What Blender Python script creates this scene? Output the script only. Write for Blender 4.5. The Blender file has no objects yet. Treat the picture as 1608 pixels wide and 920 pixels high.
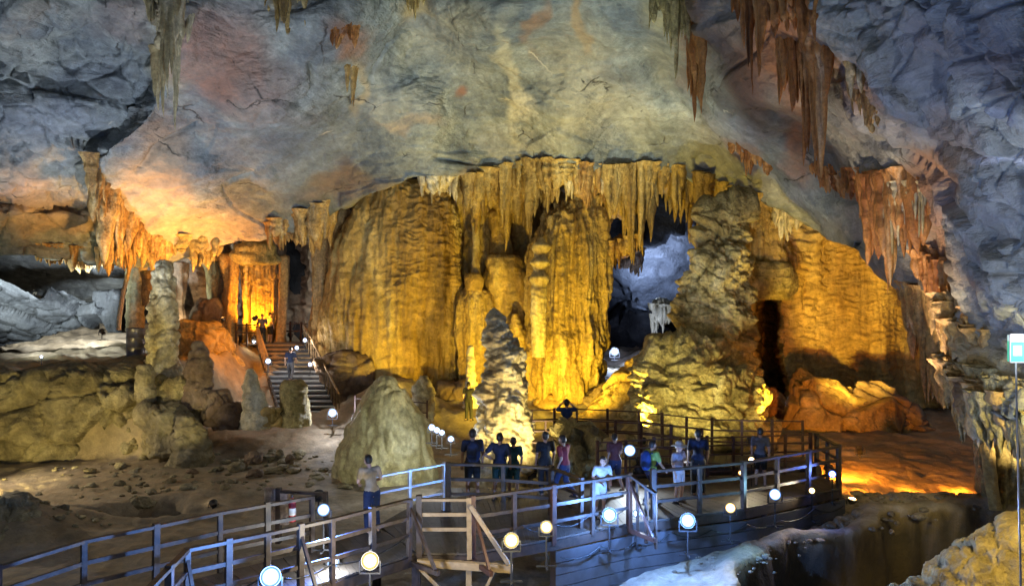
import bpy, bmesh, math, random
import numpy as np
from mathutils import Vector, Matrix
random.seed(7); rng = np.random.default_rng(7)
S = bpy.context.scene
COL = S.collection
F = 1200.0; CZ = 6.5
def P(px, py, Y): return Vector(((px-804)/F*Y, Y, CZ-(py-460)/F*Y))
def PX(px, Y): return (px-804)/F*Y

# ---------------- noise ----------------
def _h(i, j, k, s):
    n = (i.astype(np.uint32)*np.uint32(374761393) + j.astype(np.uint32)*np.uint32(668265263)
         + k.astype(np.uint32)*np.uint32(2147483647) + np.uint32((s*1274126177) & 0xffffffff))
    n = (n ^ (n >> np.uint32(13)))*np.uint32(1274126177)
    n = (n ^ (n >> np.uint32(16)))*np.uint32(2246822519)
    return n ^ (n >> np.uint32(15))
def _r(i, j, k, s): return _h(i, j, k, s).astype(np.float64)/4294967295.0
def pn(p, s=0):
    with np.errstate(over='ignore'):
        fl = np.floor(p); i = fl.astype(np.int64) & 0xffffffff; f = p-fl
        u = f*f*f*(f*(f*6-15)+10)
        out = 0
        for a in (0, 1):
            for b in (0, 1):
                for c in (0, 1):
                    h = _h((i[:,0]+a), (i[:,1]+b), (i[:,2]+c), s)
                    gx = (h & np.uint32(1023)).astype(float)/511.5-1
                    gy = ((h >> np.uint32(10)) & np.uint32(1023)).astype(float)/511.5-1
                    gz = ((h >> np.uint32(20)) & np.uint32(1023)).astype(float)/511.5-1
                    d = gx*(f[:,0]-a)+gy*(f[:,1]-b)+gz*(f[:,2]-c)
                    w = (u[:,0] if a else 1-u[:,0])*(u[:,1] if b else 1-u[:,1])*(u[:,2] if c else 1-u[:,2])
                    out = out + w*d
        return out*1.2
def fbm(p, o=4, s=0, g=.5):
    r = 0; a = 1; t = 0
    for q in range(o):
        r = r+a*pn(p*(2.03**q)+q*7.7, s+q); t += a; a *= g
    return r/t
def billow(p, o=3, s=0, g=.5):
    r = 0; a = 1; t = 0
    for q in range(o):
        r = r+a*np.abs(pn(p*(2.07**q)+q*5.1, s+q)); t += a; a *= g
    return r/t*2
def worley(p, s=0):
    with np.errstate(over='ignore'):
        fl = np.floor(p); i = fl.astype(np.int64); f = p-fl
        f1 = np.full(len(p), 9.); f2 = np.full(len(p), 9.); best = np.zeros((len(p), 3)); idr = np.zeros(len(p))
        for a in (-1, 0, 1):
            for b in (-1, 0, 1):
                for c in (-1, 0, 1):
                    I = (i+np.array([a, b, c])) & 0xffffffff
                    q = np.stack([_r(I[:,0], I[:,1], I[:,2], s+t) for t in (1, 2, 3)], 1)
                    v = q+np.array([a, b, c])-f
                    d = np.sqrt((v*v).sum(1))
                    m = d < f1
                    f2 = np.where(m, f1, np.minimum(f2, d)); f1 = np.where(m, d, f1)
                    best[m] = v[m]; idr[m] = q[m, 0]
        return f1, f2, best, idr
A = np.array
def sst(x, a, b):
    t = np.clip((x-a)/(b-a), 0, 1); return t*t*(3-2*t)
def slab(p, s=0, tilt=.6):
    f1, f2, v, r = worley(p, s)
    ax = np.stack([np.sin(r*91.7), np.cos(r*57.3), np.sin(r*33.1+1)], 1)
    return (r-.5)+tilt*(v*ax).sum(1), np.exp(-((f2-f1)/.05)**2)
def crack(p, s=0, w=.02):
    return np.exp(-(pn(p, s)/w)**2)

# displacement styles: world points -> outward metres
def d_flute(p, f=2.2, a=.22, s=0): return a*(billow(p*A([f, f, f*.06]), 3, s)-.35)+a*.25*fbm(p*3, 3, s+9)
def d_ripple(p, f=3.0, a=.10, s=0):
    q = p+.5*np.stack([pn(p*.6, s), pn(p*.6, s+1), pn(p*.9, s+2)*.8], 1)
    return a*(billow(q*A([f*.22, f*.22, f]), 2, s+3)-.35)+a*.4*fbm(p*2.2, 3, s+5)
def d_knob(p, f=1.6, a=.35, s=0):
    q = p+.25*np.stack([pn(p*1.3, s), pn(p*1.3, s+1), pn(p*1.3, s+2)], 1)
    f1, f2, v, r = worley(q*f, s); g1, g2, v2, r2 = worley(q*f*2.6, s+5)
    return a*(.75-f1*f1*1.2+.3*(r-.5))+a*.38*(.6-g1*g1*1.2)+a*.12*fbm(p*7, 2, s)
def d_rock(p, f=.9, a=.3, s=0):
    b, e = slab(p*f*A([1, 1, 1.3]), s); b2, e2 = slab(p*f*2.7, s+4)
    return a*(b*.9+.35*b2+.9*fbm(p*f*1.4, 5, s))-a*.4*e-a*.18*e2

# ---------------- mesh ----------------
def link(name, me, mat, parent=None):
    o = bpy.data.objects.new(name, me); COL.objects.link(o)
    if mat: me.materials.append(mat)
    if parent: o.parent = parent
    return o
def tag(o, label=None, cat=None, group=None, kind=None):
    if label: o['label'] = label
    if cat: o['category'] = cat
    if group: o['group'] = group
    if kind: o['kind'] = kind
    return o
def thing(name, label, cat, loc=(0,0,0), rz=0, group=None):
    o = bpy.data.objects.new(name, None); COL.objects.link(o); o.location = loc; o.rotation_euler = (0, 0, rz)
    o.empty_display_size = .2
    return tag(o, label, cat, group)
def fast_mesh(name, V, Q, smooth=True):
    me = bpy.data.meshes.new(name)
    V = np.asarray(V, dtype=np.float32); Q = np.asarray(Q, dtype=np.int32)
    me.vertices.add(len(V)); me.vertices.foreach_set('co', V.ravel())
    k = Q.shape[1]
    me.loops.add(Q.size); me.loops.foreach_set('vertex_index', Q.ravel())
    me.polygons.add(len(Q)); me.polygons.foreach_set('loop_start', np.arange(0, Q.size, k, dtype=np.int32))
    me.polygons.foreach_set('use_smooth', np.full(len(Q), smooth))
    me.update(); me.validate()
    return me
def gq(m, n, wrap=False, off=0):
    i = np.arange(m-1)[:, None]; j = np.arange(n if wrap else n-1)[None, :]
    j2 = (j+1) % n
    return (np.stack([i*n+j, i*n+j2, (i+1)*n+j2, (i+1)*n+j], -1).reshape(-1, 4)+off)
def normals(G, wrap=False):
    if wrap:
        du = np.roll(G, -1, 1)-np.roll(G, 1, 1)
    else:
        du = np.gradient(G, axis=1)
    dv = np.gradient(G, axis=0)
    n = np.cross(du, dv); l = np.linalg.norm(n, axis=-1, keepdims=True)
    return n/np.maximum(l, 1e-9)
def setcol(me, name, C):
    a = me.attributes.new(name, 'FLOAT_COLOR', 'POINT'); a.data.foreach_set('color', np.asarray(C, dtype=np.float32).ravel())
def lerp_curve(pts, x):
    pts = sorted(pts); return np.interp(x, [q[0] for q in pts], [q[1] for q in pts])
def idw(pts, px, py, pw=5.0):
    num = 0; den = 0
    for (a, b, Y) in pts:
        w = 1/(((px-a)**2+(py-b)**2)+11000.)**(pw/2); num = num+w*Y; den = den+w
    return num/den
def sdist(px, py, poly):
    """signed distance to a polyline in picture pixels, + on the left of its direction"""
    best = np.full(px.shape, 1e9); sg = np.ones(px.shape)
    for (a, b), (c, d) in zip(poly[:-1], poly[1:]):
        ex, ey = c-a, d-b; L = ex*ex+ey*ey
        t = np.clip(((px-a)*ex+(py-b)*ey)/L, 0, 1)
        qx, qy = px-(a+t*ex), py-(b+t*ey); dd = np.hypot(qx, qy)
        s = np.sign(ex*(py-b)-ey*(px-a)); m = dd < best
        best = np.where(m, dd, best); sg = np.where(m, s, sg)
    return -best*sg
def inside(px, py, poly):
    r = np.zeros(px.shape, bool); n = len(poly)
    for k in range(n):
        x1, y1 = poly[k]; x2, y2 = poly[(k+1) % n]
        c = ((y1 > py) != (y2 > py)) & (px < (x2-x1)*(py-y1)/((y2-y1) if y2 != y1 else 1e-9)+x1)
        r ^= c
    return r
def relief(name, x0, x1, step, top, bot, nv, depth, disp, mat, back=3., tint=None, backtop=False):
    """a rock face: columns u across, rows v from its top curve to its bottom curve, at real depth; the rim folds back into solid thickness"""
    u = np.arange(x0, x1+.1, step); v = np.linspace(0, 1, nv)
    T = lerp_curve(top, u); B = lerp_curve(bot, u)
    px = np.repeat(u[None, :], nv, 0); py = T[None, :]+(B-T)[None, :]*v[:, None]
    Y = depth(px, py)
    G = np.stack([(px-804)/F*Y, Y, CZ-(py-460)/F*Y], -1)
    # fold back at the bottom
    rows = [G]
    for k in range(1, 7):
        e = G[-1].copy(); q = 1+back*(k/6)**1.3/e[:, 1:2]; e[:, 0:1] *= q; e[:, 1:2] *= q; e[:, 2] = CZ+(e[:, 2]-CZ)*q[:, 0]+.35*back*(k/6)**.8; rows.append(e[None])
    if backtop:
        pre = []
        for k in range(6, 0, -1):
            e = G[0].copy(); e[:, 1] += back*(k/6)**1.3; e[:, 2] -= .1*back*(k/6); pre.append(e[None])
        rows = pre+rows
    G = np.concatenate(rows, 0)
    N = normals(G)
    m, n = G.shape[:2]
    if (N[m//2, :, 1].mean()) > 0: N = -N
    p = G.reshape(-1, 3); d = disp(p)
    ppx = 804+p[:,0]/p[:,1]*F; ppy = 460-(p[:,2]-CZ)/p[:,1]*F
    V = p+N.reshape(-1, 3)*d[:, None]
    me = fast_mesh(name, V, gq(m, n))
    if tint: setcol(me, 'tint', tint(ppx, ppy, p))
    return link(name, me, mat)
def fit(rows, py):
    r = sorted(rows); a = [q[0] for q in r]
    return np.interp(py, a, [q[1] for q in r]), np.interp(py, a, [q[2] for q in r])
def body(name, rows, Y, mat, disp, df=.8, px=2.2, parent=None, wob=.12, sq=1., cap=True, seed=0, tint=None, lean=0):
    """closed rock body with the outline rows (py, left, right) at distance Y, round behind"""
    r = sorted(rows); y0, y1 = r[0][0], r[-1][0]
    nr = max(10, int((y1-y0)/px)); 
    t = np.linspace(0, 1, nr); py = y0+(y1-y0)*t
    xl, xr = fit(rows, py)
    k = max(1, int(nr*.03)); ker = np.ones(2*k+1)/(2*k+1)
    sm = lambda a: np.convolve(np.pad(a, k, 'edge'), ker, 'valid')
    xl, xr = sm(xl), sm(xr)
    hw = np.maximum((xr-xl)/2, .5)
    if cap: 
        ct = np.clip(t/.03, 0, 1); hw = hw*np.sqrt(np.clip(1-(1-ct)**2, .0, 1)+.002)
    cx = (xl+xr)/2
    per = math.pi*np.median(hw)*2
    ns = int(np.clip(per/px*1.0, 20, 380))
    th = np.linspace(0, 2*math.pi, ns, endpoint=False)
    R = hw/F*Y; dep = R*df
    c, s = np.cos(th), np.sin(th)
    X = (cx-804)/F*Y; Z = CZ-(py-460)/F*Y
    G = np.stack([X[:, None]+R[:, None]*(np.sign(c)*np.abs(c)**sq)[None], Y+lean*(Z-Z[-1])[:, None]+dep[:, None]*(np.sign(s)*np.abs(s)**sq)[None], np.repeat(Z[:, None], ns, 1)], -1)
    N = normals(G, True); N = -N
    # orient outward
    out = np.stack([c, s, 0*c], -1)[None]
    if (N*out).sum(-1).mean() < 0: N = -N
    p = G.reshape(-1, 3)
    q = p*A([.55, .55, .45])+seed*3.3
    w = wob*np.repeat(R, ns)*fbm(q*2/np.maximum(np.median(R), .3)**.5, 3, seed)*2
    d = disp(p)+w
    fade = np.repeat(np.clip(R/.25, .15, 1), ns)
    V = p+N.reshape(-1, 3)*(d*fade)[:, None]
    tp = V[:ns].mean(0); bt = V[-ns:].mean(0)
    Q = gq(nr, ns, True)
    V = np.concatenate([V, [tp, bt]]); a, b = len(V)-2, len(V)-1
    j = np.arange(ns); j2 = (j+1) % ns
    me = bpy.data.meshes.new(name)
    Q1 = np.stack([j2, j, np.full(ns, a), np.full(ns, a)], 1)[:, :3]; o2 = (nr-1)*ns
    Q2 = np.stack([o2+j, o2+j2, np.full(ns, b)], 1)
    allf = np.concatenate([Q.ravel(), Q1.ravel(), Q2.ravel()]).astype(np.int32)
    st = np.concatenate([np.arange(len(Q))*4, len(Q)*4+np.arange(2*ns)*3]).astype(np.int32)
    me.vertices.add(len(V)); me.vertices.foreach_set('co', V.astype(np.float32).ravel())
    me.loops.add(len(allf)); me.loops.foreach_set('vertex_index', allf)
    me.polygons.add(len(st)); me.polygons.foreach_set('loop_start', st)
    me.polygons.foreach_set('use_smooth', np.full(len(st), True)); me.update(); me.validate()
    return link(name, me, mat, parent)
def drips(name, specs, mat, parent=None, ns=9, nr=16, rough=.35, seed=0, extra=None):
    """hanging drips: specs of (x, y, z_top, length, radius, power); all fused into one curtain"""
    r = np.random.default_rng(seed+100)
    Vs, Qs = [], []; off = 0
    th = np.linspace(0, 2*math.pi, ns, endpoint=False); t = np.linspace(0, 1, nr)
    for (x, y, z, L, R, pw) in specs:
        prof = R*np.maximum(1-t**pw, .0)**.6*(1-.35*t)*(1+.35*np.exp(-t*9))+.004
        ph = r.uniform(0, 6.3, 4); am = R*.35
        cx = x+am*np.sin(t*r.uniform(2, 5)+ph[0])*t; cy = y+am*np.sin(t*3+ph[1])*t
        prof = prof*(1+.13*np.sin(t*r.uniform(10, 26)+ph[2]))
        rad = prof[:, None]*(1+.22*np.sin(th*r.integers(2, 4)+ph[3]))[None]
        G = np.stack([cx[:, None]+rad*np.cos(th), cy[:, None]+rad*np.sin(th), np.repeat((z-L*t)[:, None], ns, 1)], -1)
        Vs.append(G.reshape(-1, 3)); Qs.append(gq(nr, ns, True, off)[:, ::-1]); off += nr*ns
    if extra is not None:
        for (V, Q) in extra: Vs.append(V); Qs.append(Q+off); off += len(V)
    V = np.concatenate(Vs); Q = np.concatenate(Qs)
    nz = np.stack([fbm(V*A([2.5, 2.5, 1.2]), 3, seed+1), fbm(V*A([2.5, 2.5, 1.2]), 3, seed+2), fbm(V*A([3, 3, 2]), 2, seed+3)], 1)
    V = V+nz*rough*.35
    return link(name, fast_mesh(name, V, Q), mat, parent)
def curtain(name, line, Y, mat, label, lens, n, rad, group='stalactite curtains', layers=3, dy=1.0, pw=(1.5, 4), seed=0, rough=.3, up=.5, cat='stalactites', root=True, vault=None):
    """line: top edge [(px,py)], lens: [(px,length px)], Y number or (Y at left, Y at right)"""
    r = np.random.default_rng(seed)
    sp = []; x0, x1 = line[0][0], line[-1][0]
    for k in range(n):
        u = r.uniform(0, 1); px = x0+(x1-x0)*u; py = lerp_curve(line, px)
        YY = Y if not isinstance(Y, tuple) else Y[0]+(Y[1]-Y[0])*u
        if vault is not None: YY = float(vault_depth(A([px*1.]), A([py*1.-4]))[0])+vault
        ly = r.integers(0, layers)/max(1, layers-1) if layers > 1 else 0
        yy = YY+(ly-.5)*dy+r.uniform(-.1, .1)
        L = lerp_curve(lens, px)/F*YY*r.uniform(.4, 1.1)*(1 if r.random() < .7 else .55)*(.75+.45*math.sin(px*.09+seed*2)*math.sin(px*.041+seed)+.12)
        p = P(px, py, YY)
        R = rad*(r.uniform(.5, 1.3) if r.random() < .85 else r.uniform(1.4, 2.2))
        sp.append((p.x, yy, p.z+up, L+up, R, r.uniform(*pw)))
    # fused root along the line
    if not root:
        return tag(drips(name, sp, mat, seed=seed, rough=rough), label, cat, group)
    m = 60; us = np.linspace(0, 1, m); pxs = x0+(x1-x0)*us; pys = lerp_curve(line, pxs); ll = lerp_curve(lens, pxs)
    YY = np.array([Y if not isinstance(Y, tuple) else Y[0]+(Y[1]-Y[0])*q for q in us])
    if vault is not None: YY = vault_depth(pxs*1., pys-4.)+vault+.3
    cx = (pxs-804)/F*YY; cz = CZ-(pys-460)/F*YY
    ns = 22; th = np.linspace(0, 2*math.pi, ns, endpoint=False)
    hh = ll/F*YY*.34; end = np.clip(np.minimum(us, 1-us)*8+.1, 0, 1)**.5
    G = np.stack([np.repeat(cx[:, None], ns, 1), YY[:, None]+(dy*.5+rad)*end[:, None]*np.cos(th), (cz+up*.4-hh*.35)[:, None]+(hh+up*.5)[:, None]*end[:, None]*np.sin(th)], -1)
    V = G.reshape(-1, 3); dd = d_flute(V, 2.4/max(rad*2.2, .25)*.5, .16+rad*.5, seed)
    c = np.stack([np.repeat(cx, ns), np.repeat(YY, ns), np.repeat(cz, ns)], 1); dn = V-c; dn[:, 0] = 0
    dn /= np.maximum(np.linalg.norm(dn, axis=1, keepdims=True), 1e-6)
    V = V+dn*dd[:, None]
    o = drips(name, sp, mat, seed=seed, rough=rough, extra=[(V, gq(m, ns, True))])
    return tag(o, label, cat, group)
def cr_box(bm, c, d, rot=None):
    r = bmesh.ops.create_cube(bm, size=1); vs = r['verts']
    bmesh.ops.scale(bm, vec=Vector(d), verts=vs)
    if rot is not None: bmesh.ops.rotate(bm, cent=(0,0,0), matrix=rot, verts=vs)
    bmesh.ops.translate(bm, vec=Vector(c), verts=vs); return vs
def cr_bar(bm, p, q, w, h):
    p, q = Vector(p), Vector(q); d = q-p; L = d.length
    if L < 1e-4: return
    x = d/L; up = Vector((0,0,1))
    if abs(x.z) > .99: up = Vector((0,1,0))
    y = up.cross(x).normalized(); z = x.cross(y)
    M = Matrix((x, y, z)).transposed()
    cr_box(bm, (p+q)/2, (L, w, h), M)
def cr_tube(bm, p, q, r1, r2=None, seg=10, caps=True):
    r2 = r1 if r2 is None else r2; p, q = Vector(p), Vector(q); d = q-p
    r = bmesh.ops.create_cone(bm, cap_ends=caps, segments=seg, radius1=r1, radius2=r2, depth=d.length)
    M = Vector((0,0,1)).rotation_difference(d.normalized()).to_matrix()
    bmesh.ops.rotate(bm, cent=(0,0,0), matrix=M, verts=r['verts'])
    bmesh.ops.translate(bm, vec=(p+q)/2, verts=r['verts']); return r['verts']
def fin(name, bm, mat, parent=None, bev=.0, smooth=False):
    if bev: bmesh.ops.bevel(bm, geom=bm.edges[:], offset=bev, segments=1, affect='EDGES')
    me = bpy.data.meshes.new(name); bm.to_mesh(me); bm.free()
    if smooth: me.polygons.foreach_set('use_smooth', [True]*len(me.polygons))
    return link(name, me, mat, parent)

# ---------------- materials ----------------
def nodes(name):
    m = bpy.data.materials.new(name); m.use_nodes = True; nt = m.node_tree; nt.nodes.clear()
    o = nt.nodes.new('ShaderNodeOutputMaterial'); b = nt.nodes.new('ShaderNodeBsdfPrincipled')
    nt.links.new(b.outputs[0], o.inputs[0]); return m, nt, b
def nn(nt, t, **k):
    n = nt.nodes.new(t)
    for a, v in k.items():
        if a in n.inputs.keys() if hasattr(n.inputs, 'keys') else False: n.inputs[a].default_value = v
        else: setattr(n, a, v)
    return n
def ramp(nt, src, stops):
    r = nt.nodes.new('ShaderNodeValToRGB'); e = r.color_ramp.elements
    while len(e) > 1: e.remove(e[0])
    e[0].position, e[0].color = stops[0][0], (*stops[0][1], 1)
    for p, c in stops[1:]:
        x = e.new(p); x.color = (*c, 1)
    nt.links.new(src, r.inputs[0]); return r
def noise(nt, vec, scale, det=6, rough=.6, dist=0):
    n = nt.nodes.new('ShaderNodeTexNoise'); n.inputs['Scale'].default_value = scale; n.inputs['Detail'].default_value = det
    n.inputs['Roughness'].default_value = rough; n.inputs['Distortion'].default_value = dist; nt.links.new(vec, n.inputs['Vector']); return n.outputs[0]
def mapping(nt, vec, sc):
    n = nt.nodes.new('ShaderNodeMapping'); n.inputs['Scale'].default_value = sc; nt.links.new(vec, n.inputs['Vector']); return n.outputs[0]
def mixc(nt, f, a, b, mode='MIX'):
    n = nt.nodes.new('ShaderNodeMix'); n.data_type = 'RGBA'; n.blend_type = mode
    for k, v in ((0, f), (6, a), (7, b)):
        if hasattr(v, 'type') and hasattr(v, 'links'): nt.links.new(v, n.inputs[k])
        elif k == 0: n.inputs[0].default_value = v
        else: n.inputs[k].default_value = (*v, 1)
    return n.outputs[2]
def math_(nt, op, a, b=0.):
    n = nt.nodes.new('ShaderNodeMath'); n.operation = op
    for k, v in ((0, a), (1, b)):
        if hasattr(v, 'links'): nt.links.new(v, n.inputs[k])
        else: n.inputs[k].default_value = v
    return n.outputs[0]
def rock_mat(name, cols, scale=.6, streak=None, bump=.6, rough=(.55, .9), fine=9, tint=False, veins=None, spec=.4, dist=.25, contrast=(.3, .7)):
    m, nt, b = nodes(name)
    g = nt.nodes.new('ShaderNodeNewGeometry').outputs['Position']
    v = mapping(nt, g, streak) if streak else g
    n1 = noise(nt, v, scale, 8, .62, .4); n2 = noise(nt, g, scale*5, 6, .65); n3 = noise(nt, g, fine, 5, .7)
    k = len(cols); a, z = contrast
    r = ramp(nt, n1, [(a+(z-a)*i/(k-1), c) for i, c in enumerate(cols)])
    r2 = ramp(nt, n2, [(.3, (.45, .45, .45)), (.5, (.85, .85, .85)), (.72, (1.35, 1.35, 1.35))])
    c = mixc(nt, .8, r.outputs[0], r2.outputs[0], 'MULTIPLY')
    r3 = ramp(nt, n3, [(.32, (.55, .55, .55)), (.55, (1, 1, 1)), (.7, (1.3, 1.3, 1.3))])
    c = mixc(nt, .55, c, r3.outputs[0], 'MULTIPLY')
    if tint:
        at = nt.nodes.new('ShaderNodeAttribute'); at.attribute_name = 'tint'
        f = math_(nt, 'MULTIPLY', at.outputs['Alpha'], math_(nt, 'ADD', .45, n2))
        f = math_(nt, 'MINIMUM', f, .92)
        tc = mixc(nt, .6, at.outputs['Color'], r2.outputs[0], 'MULTIPLY')
        c = mixc(nt, f, c, tc)
    if veins:
        gn = nt.nodes.new('ShaderNodeTexNoise'); gn.inputs['Scale'].default_value = .9; gn.inputs['Detail'].default_value = 5; nt.links.new(g, gn.inputs['Vector'])
        va = nt.nodes.new('ShaderNodeVectorMath'); va.operation = 'MULTIPLY_ADD'; va.inputs[1].default_value = (1.1, 1.1, 1.1); nt.links.new(gn.outputs['Color'], va.inputs[0]); nt.links.new(g, va.inputs[2])
        crk = None
        for sc_, gt, wd, cc in ((.20, .56, .008, (.045, .04, .035)), (.55, .64, .014, (.05, .05, .05)), (.13, .63, .005, veins)):
            vo = nt.nodes.new('ShaderNodeTexVoronoi'); vo.feature = 'DISTANCE_TO_EDGE'; vo.inputs['Scale'].default_value = sc_
            nt.links.new(mapping(nt, va.outputs[0], (1, 1, 1.3)), vo.inputs['Vector'])
            rr = ramp(nt, vo.outputs['Distance'], [(0, (1, 1, 1)), (wd*.5, (.7, .7, .7)), (wd*1.3, (0, 0, 0))])
            gate = ramp(nt, noise(nt, g, .3+sc_, 3), [(gt-.03, (0, 0, 0)), (gt+.05, (1, 1, 1))])
            f = math_(nt, 'MULTIPLY', rr.outputs[0], gate.outputs[0]); c = mixc(nt, f, c, cc)
            if cc != veins: crk = f if crk is None else math_(nt, 'MAXIMUM', crk, f)
    nt.links.new(c, b.inputs['Base Color'])
    rg = ramp(nt, n2, [(.3, (rough[0],)*3), (.7, (rough[1],)*3)]); nt.links.new(rg.outputs[0], b.inputs['Roughness'])
    b.inputs['Specular IOR Level'].default_value = spec
    h = math_(nt, 'ADD', math_(nt, 'MULTIPLY', n2, 1.), math_(nt, 'MULTIPLY', n3, .35))
    if streak: h = math_(nt, 'ADD', h, math_(nt, 'MULTIPLY', noise(nt, v, scale*4, 4, .6), .8))
    if veins:
        h = math_(nt, 'ADD', h, math_(nt, 'MULTIPLY', noise(nt, mapping(nt, g, (1.2, .8, 4)), 1.3, 5, .65), 1.1))
        h = math_(nt, 'SUBTRACT', h, math_(nt, 'MULTIPLY', crk, .5))
    bp = nt.nodes.new('ShaderNodeBump'); bp.inputs['Strength'].default_value = bump; bp.inputs['Distance'].default_value = dist
    nt.links.new(h, bp.inputs['Height']); nt.links.new(bp.outputs[0], b.inputs['Normal'])
    return m
def simple(name, c, rough=.6, metal=0, var=.25, scale=8, streak=(1, 1, 1), bump=.15, bd=.02, emit=None, es=0, spec=.5):
    m, nt, b = nodes(name)
    tc = nt.nodes.new('ShaderNodeTexCoord').outputs['Object']
    n = noise(nt, mapping(nt, tc, streak), scale, 5, .6)
    r = ramp(nt, n, [(.25, tuple(x*(1-var) for x in c)), (.75, tuple(min(1, x*(1+var)) for x in c))])
    nt.links.new(r.outputs[0], b.inputs['Base Color']); b.inputs['Roughness'].default_value = rough; b.inputs['Metallic'].default_value = metal
    b.inputs['Specular IOR Level'].default_value = spec
    if bump:
        bp = nt.nodes.new('ShaderNodeBump'); bp.inputs['Strength'].default_value = bump; bp.inputs['Distance'].default_value = bd
        nt.links.new(n, bp.inputs['Height']); nt.links.new(bp.outputs[0], b.inputs['Normal'])
    if emit:
        b.inputs['Emission Color'].default_value = (*emit, 1); b.inputs['Emission Strength'].default_value = es
    return m
M = {}
M['ceil'] = rock_mat('limestone_vault', [(.10,.115,.13), (.19,.215,.22), (.28,.30,.27), (.40,.42,.38)], .42, bump=.5, tint=True, veins=(.55,.50,.38), rough=(.5,.85), fine=7, dist=.35)
M['wall'] = rock_mat('limestone_dark', [(.09,.10,.12), (.16,.18,.21), (.30,.32,.34)], .35, bump=.7, tint=True, fine=6, dist=.3)
M['gold'] = rock_mat('flowstone_gold', [(.14,.075,.02), (.42,.27,.08), (.58,.41,.14), (.70,.57,.28)], .55, streak=(1,1,.25), bump=.8, fine=9, rough=(.28,.65), dist=.2)
M['goldv'] = rock_mat('flowstone_streaked', [(.13,.07,.02), (.38,.25,.08), (.56,.40,.14), (.70,.57,.30)], 1.5, streak=(1,1,.07), bump=.85, fine=9, rough=(.28,.65), dist=.15)
M['pale'] = rock_mat('calcite_pale', [(.26,.18,.08), (.48,.39,.20), (.66,.58,.38), (.75,.70,.52)], 1.1, streak=(1,1,.2), bump=.55, fine=10, rough=(.4,.7), dist=.12)
M['olive'] = rock_mat('flowstone_olive', [(.10,.07,.025), (.30,.23,.09), (.46,.38,.17), (.60,.52,.30)], .9, streak=(1,1,.5), bump=.85, fine=9, rough=(.45,.8), dist=.18)
M['rust'] = rock_mat('dripstone_rust', [(.10,.035,.01), (.34,.13,.03), (.52,.26,.08), (.68,.50,.30)], 1.7, streak=(1,1,.09), bump=.55, fine=8, rough=(.35,.7), dist=.12)
M['amber'] = rock_mat('dripstone_amber', [(.10,.045,.015), (.34,.19,.06), (.50,.34,.13), (.62,.52,.34)], 1.6, streak=(1,1,.12), bump=.55, fine=8, rough=(.35,.7), dist=.12)
M['sand'] = rock_mat('cave_floor_sand', [(.16,.12,.08), (.28,.23,.16), (.38,.32,.24), (.46,.40,.31)], .35, bump=.6, tint=True, fine=6, rough=(.6,.95), dist=.15)
M['ledge'] = rock_mat('ledge_rock', [(.10,.085,.045), (.22,.18,.10), (.34,.29,.17), (.42,.38,.25)], .6, bump=.8, fine=7, rough=(.45,.85), dist=.25)
M['brown'] = rock_mat('brown_rock', [(.07,.045,.03), (.18,.115,.07), (.28,.20,.13), (.36,.29,.2)], .6, bump=.7, fine=7, rough=(.5,.85), dist=.2)
M['wood'] = simple('dark_wood', (.038,.024,.018), .5, var=.7, scale=9, streak=(1,1,1), bump=.3)
M['wood2'] = simple('new_timber', (.30,.21,.11), .6, var=.35, scale=7, bump=.3)
M['deck'] = simple('deck_boards', (.065,.052,.042), .6, var=.4, scale=5, bump=.3)
M['skirt'] = simple('skirt_boards', (.055,.055,.06), .5, var=.35, scale=4, bump=.3)
M['metal'] = simple('painted_steel', (.55,.56,.58), .35, .6, var=.15)
M['black'] = simple('black_housing', (.02,.02,.022), .45, 0, var=.3)
M['rail_red'] = simple('rust_rail', (.07,.03,.02), .5, .2, var=.4)
M['water'] = simple('still_water', (.01,.012,.012), .04, 0, var=.1, bump=.03)
M['bell'] = rock_mat('bell_flowstone', [(.24,.20,.09), (.42,.37,.19), (.54,.49,.28), (.62,.58,.40)], .8, streak=(1,1,.25), bump=.4, fine=10, rough=(.35,.6), dist=.1)
M['grit'] = rock_mat('grit', [(.10,.08,.06), (.22,.18,.13), (.34,.29,.22)], 1.2, bump=.5, fine=12, rough=(.6,.9), dist=.05)
# =============== the vault ===============
LIP = [(-900,400),(-320,400),(-60,405),(60,404),(100,410),(180,414),(200,420),(262,418),(300,404),(345,385),(400,378),(432,374),(480,352),(520,334),(560,312),(600,298),(650,280),(720,274),(780,270),(830,262),(900,268),(1000,270),(1050,272),(1090,290),(1130,304),(1180,312),(1230,328),(1262,346),(1300,372),(1345,392),(1390,432),(1430,462),(1452,490),(1462,520),(1482,580),(1520,620),(1560,650),(1600,668),(1700,700),(1960,720),(2600,760)]
TOPC = [(-900,-330),(2600,-330)]
DEP = [(-250,-300,13),(400,-300,14),(900,-300,15),(1400,-300,10),(1900,-300,8),
 (-250,0,20),(0,0,23),(230,0,24),(500,0,25),(800,0,26),(1050,0,24),(1250,0,19),(1450,0,16),(1608,0,13),(1900,0,11),
 (0,150,26),(150,150,27),(400,150,28),(650,150,31),(850,150,31),(1050,150,30),(1200,150,24),(1400,150,18),(1608,150,14),
 (0,280,29),(150,280,31),(300,280,31),(450,300,33),(600,260,35),(800,240,36.5),(1000,240,36.5),(1150,260,34),(1250,280,29),(1400,300,22),(1550,300,17),(1700,300,14),
 (0,400,31),(100,400,35),(200,400,37),(330,380,39),(430,360,39),(520,330,38.5),(1090,290,37),(1230,328,35),(1300,372,32),(1400,430,27),(1500,450,21),(1608,450,16.5),(1800,450,14),
 (1460,520,25),(1520,600,22),(1608,600,18),(1700,650,16),(1608,700,19),(1900,700,14),(2500,-200,7),(2500,100,8),(2500,400,8),(2500,700,9),(2200,0,9),(2200,400,10),(2200,700,11),(-800,0,15),(-800,300,19),(-500,200,22),(-800,400,22)]
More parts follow.
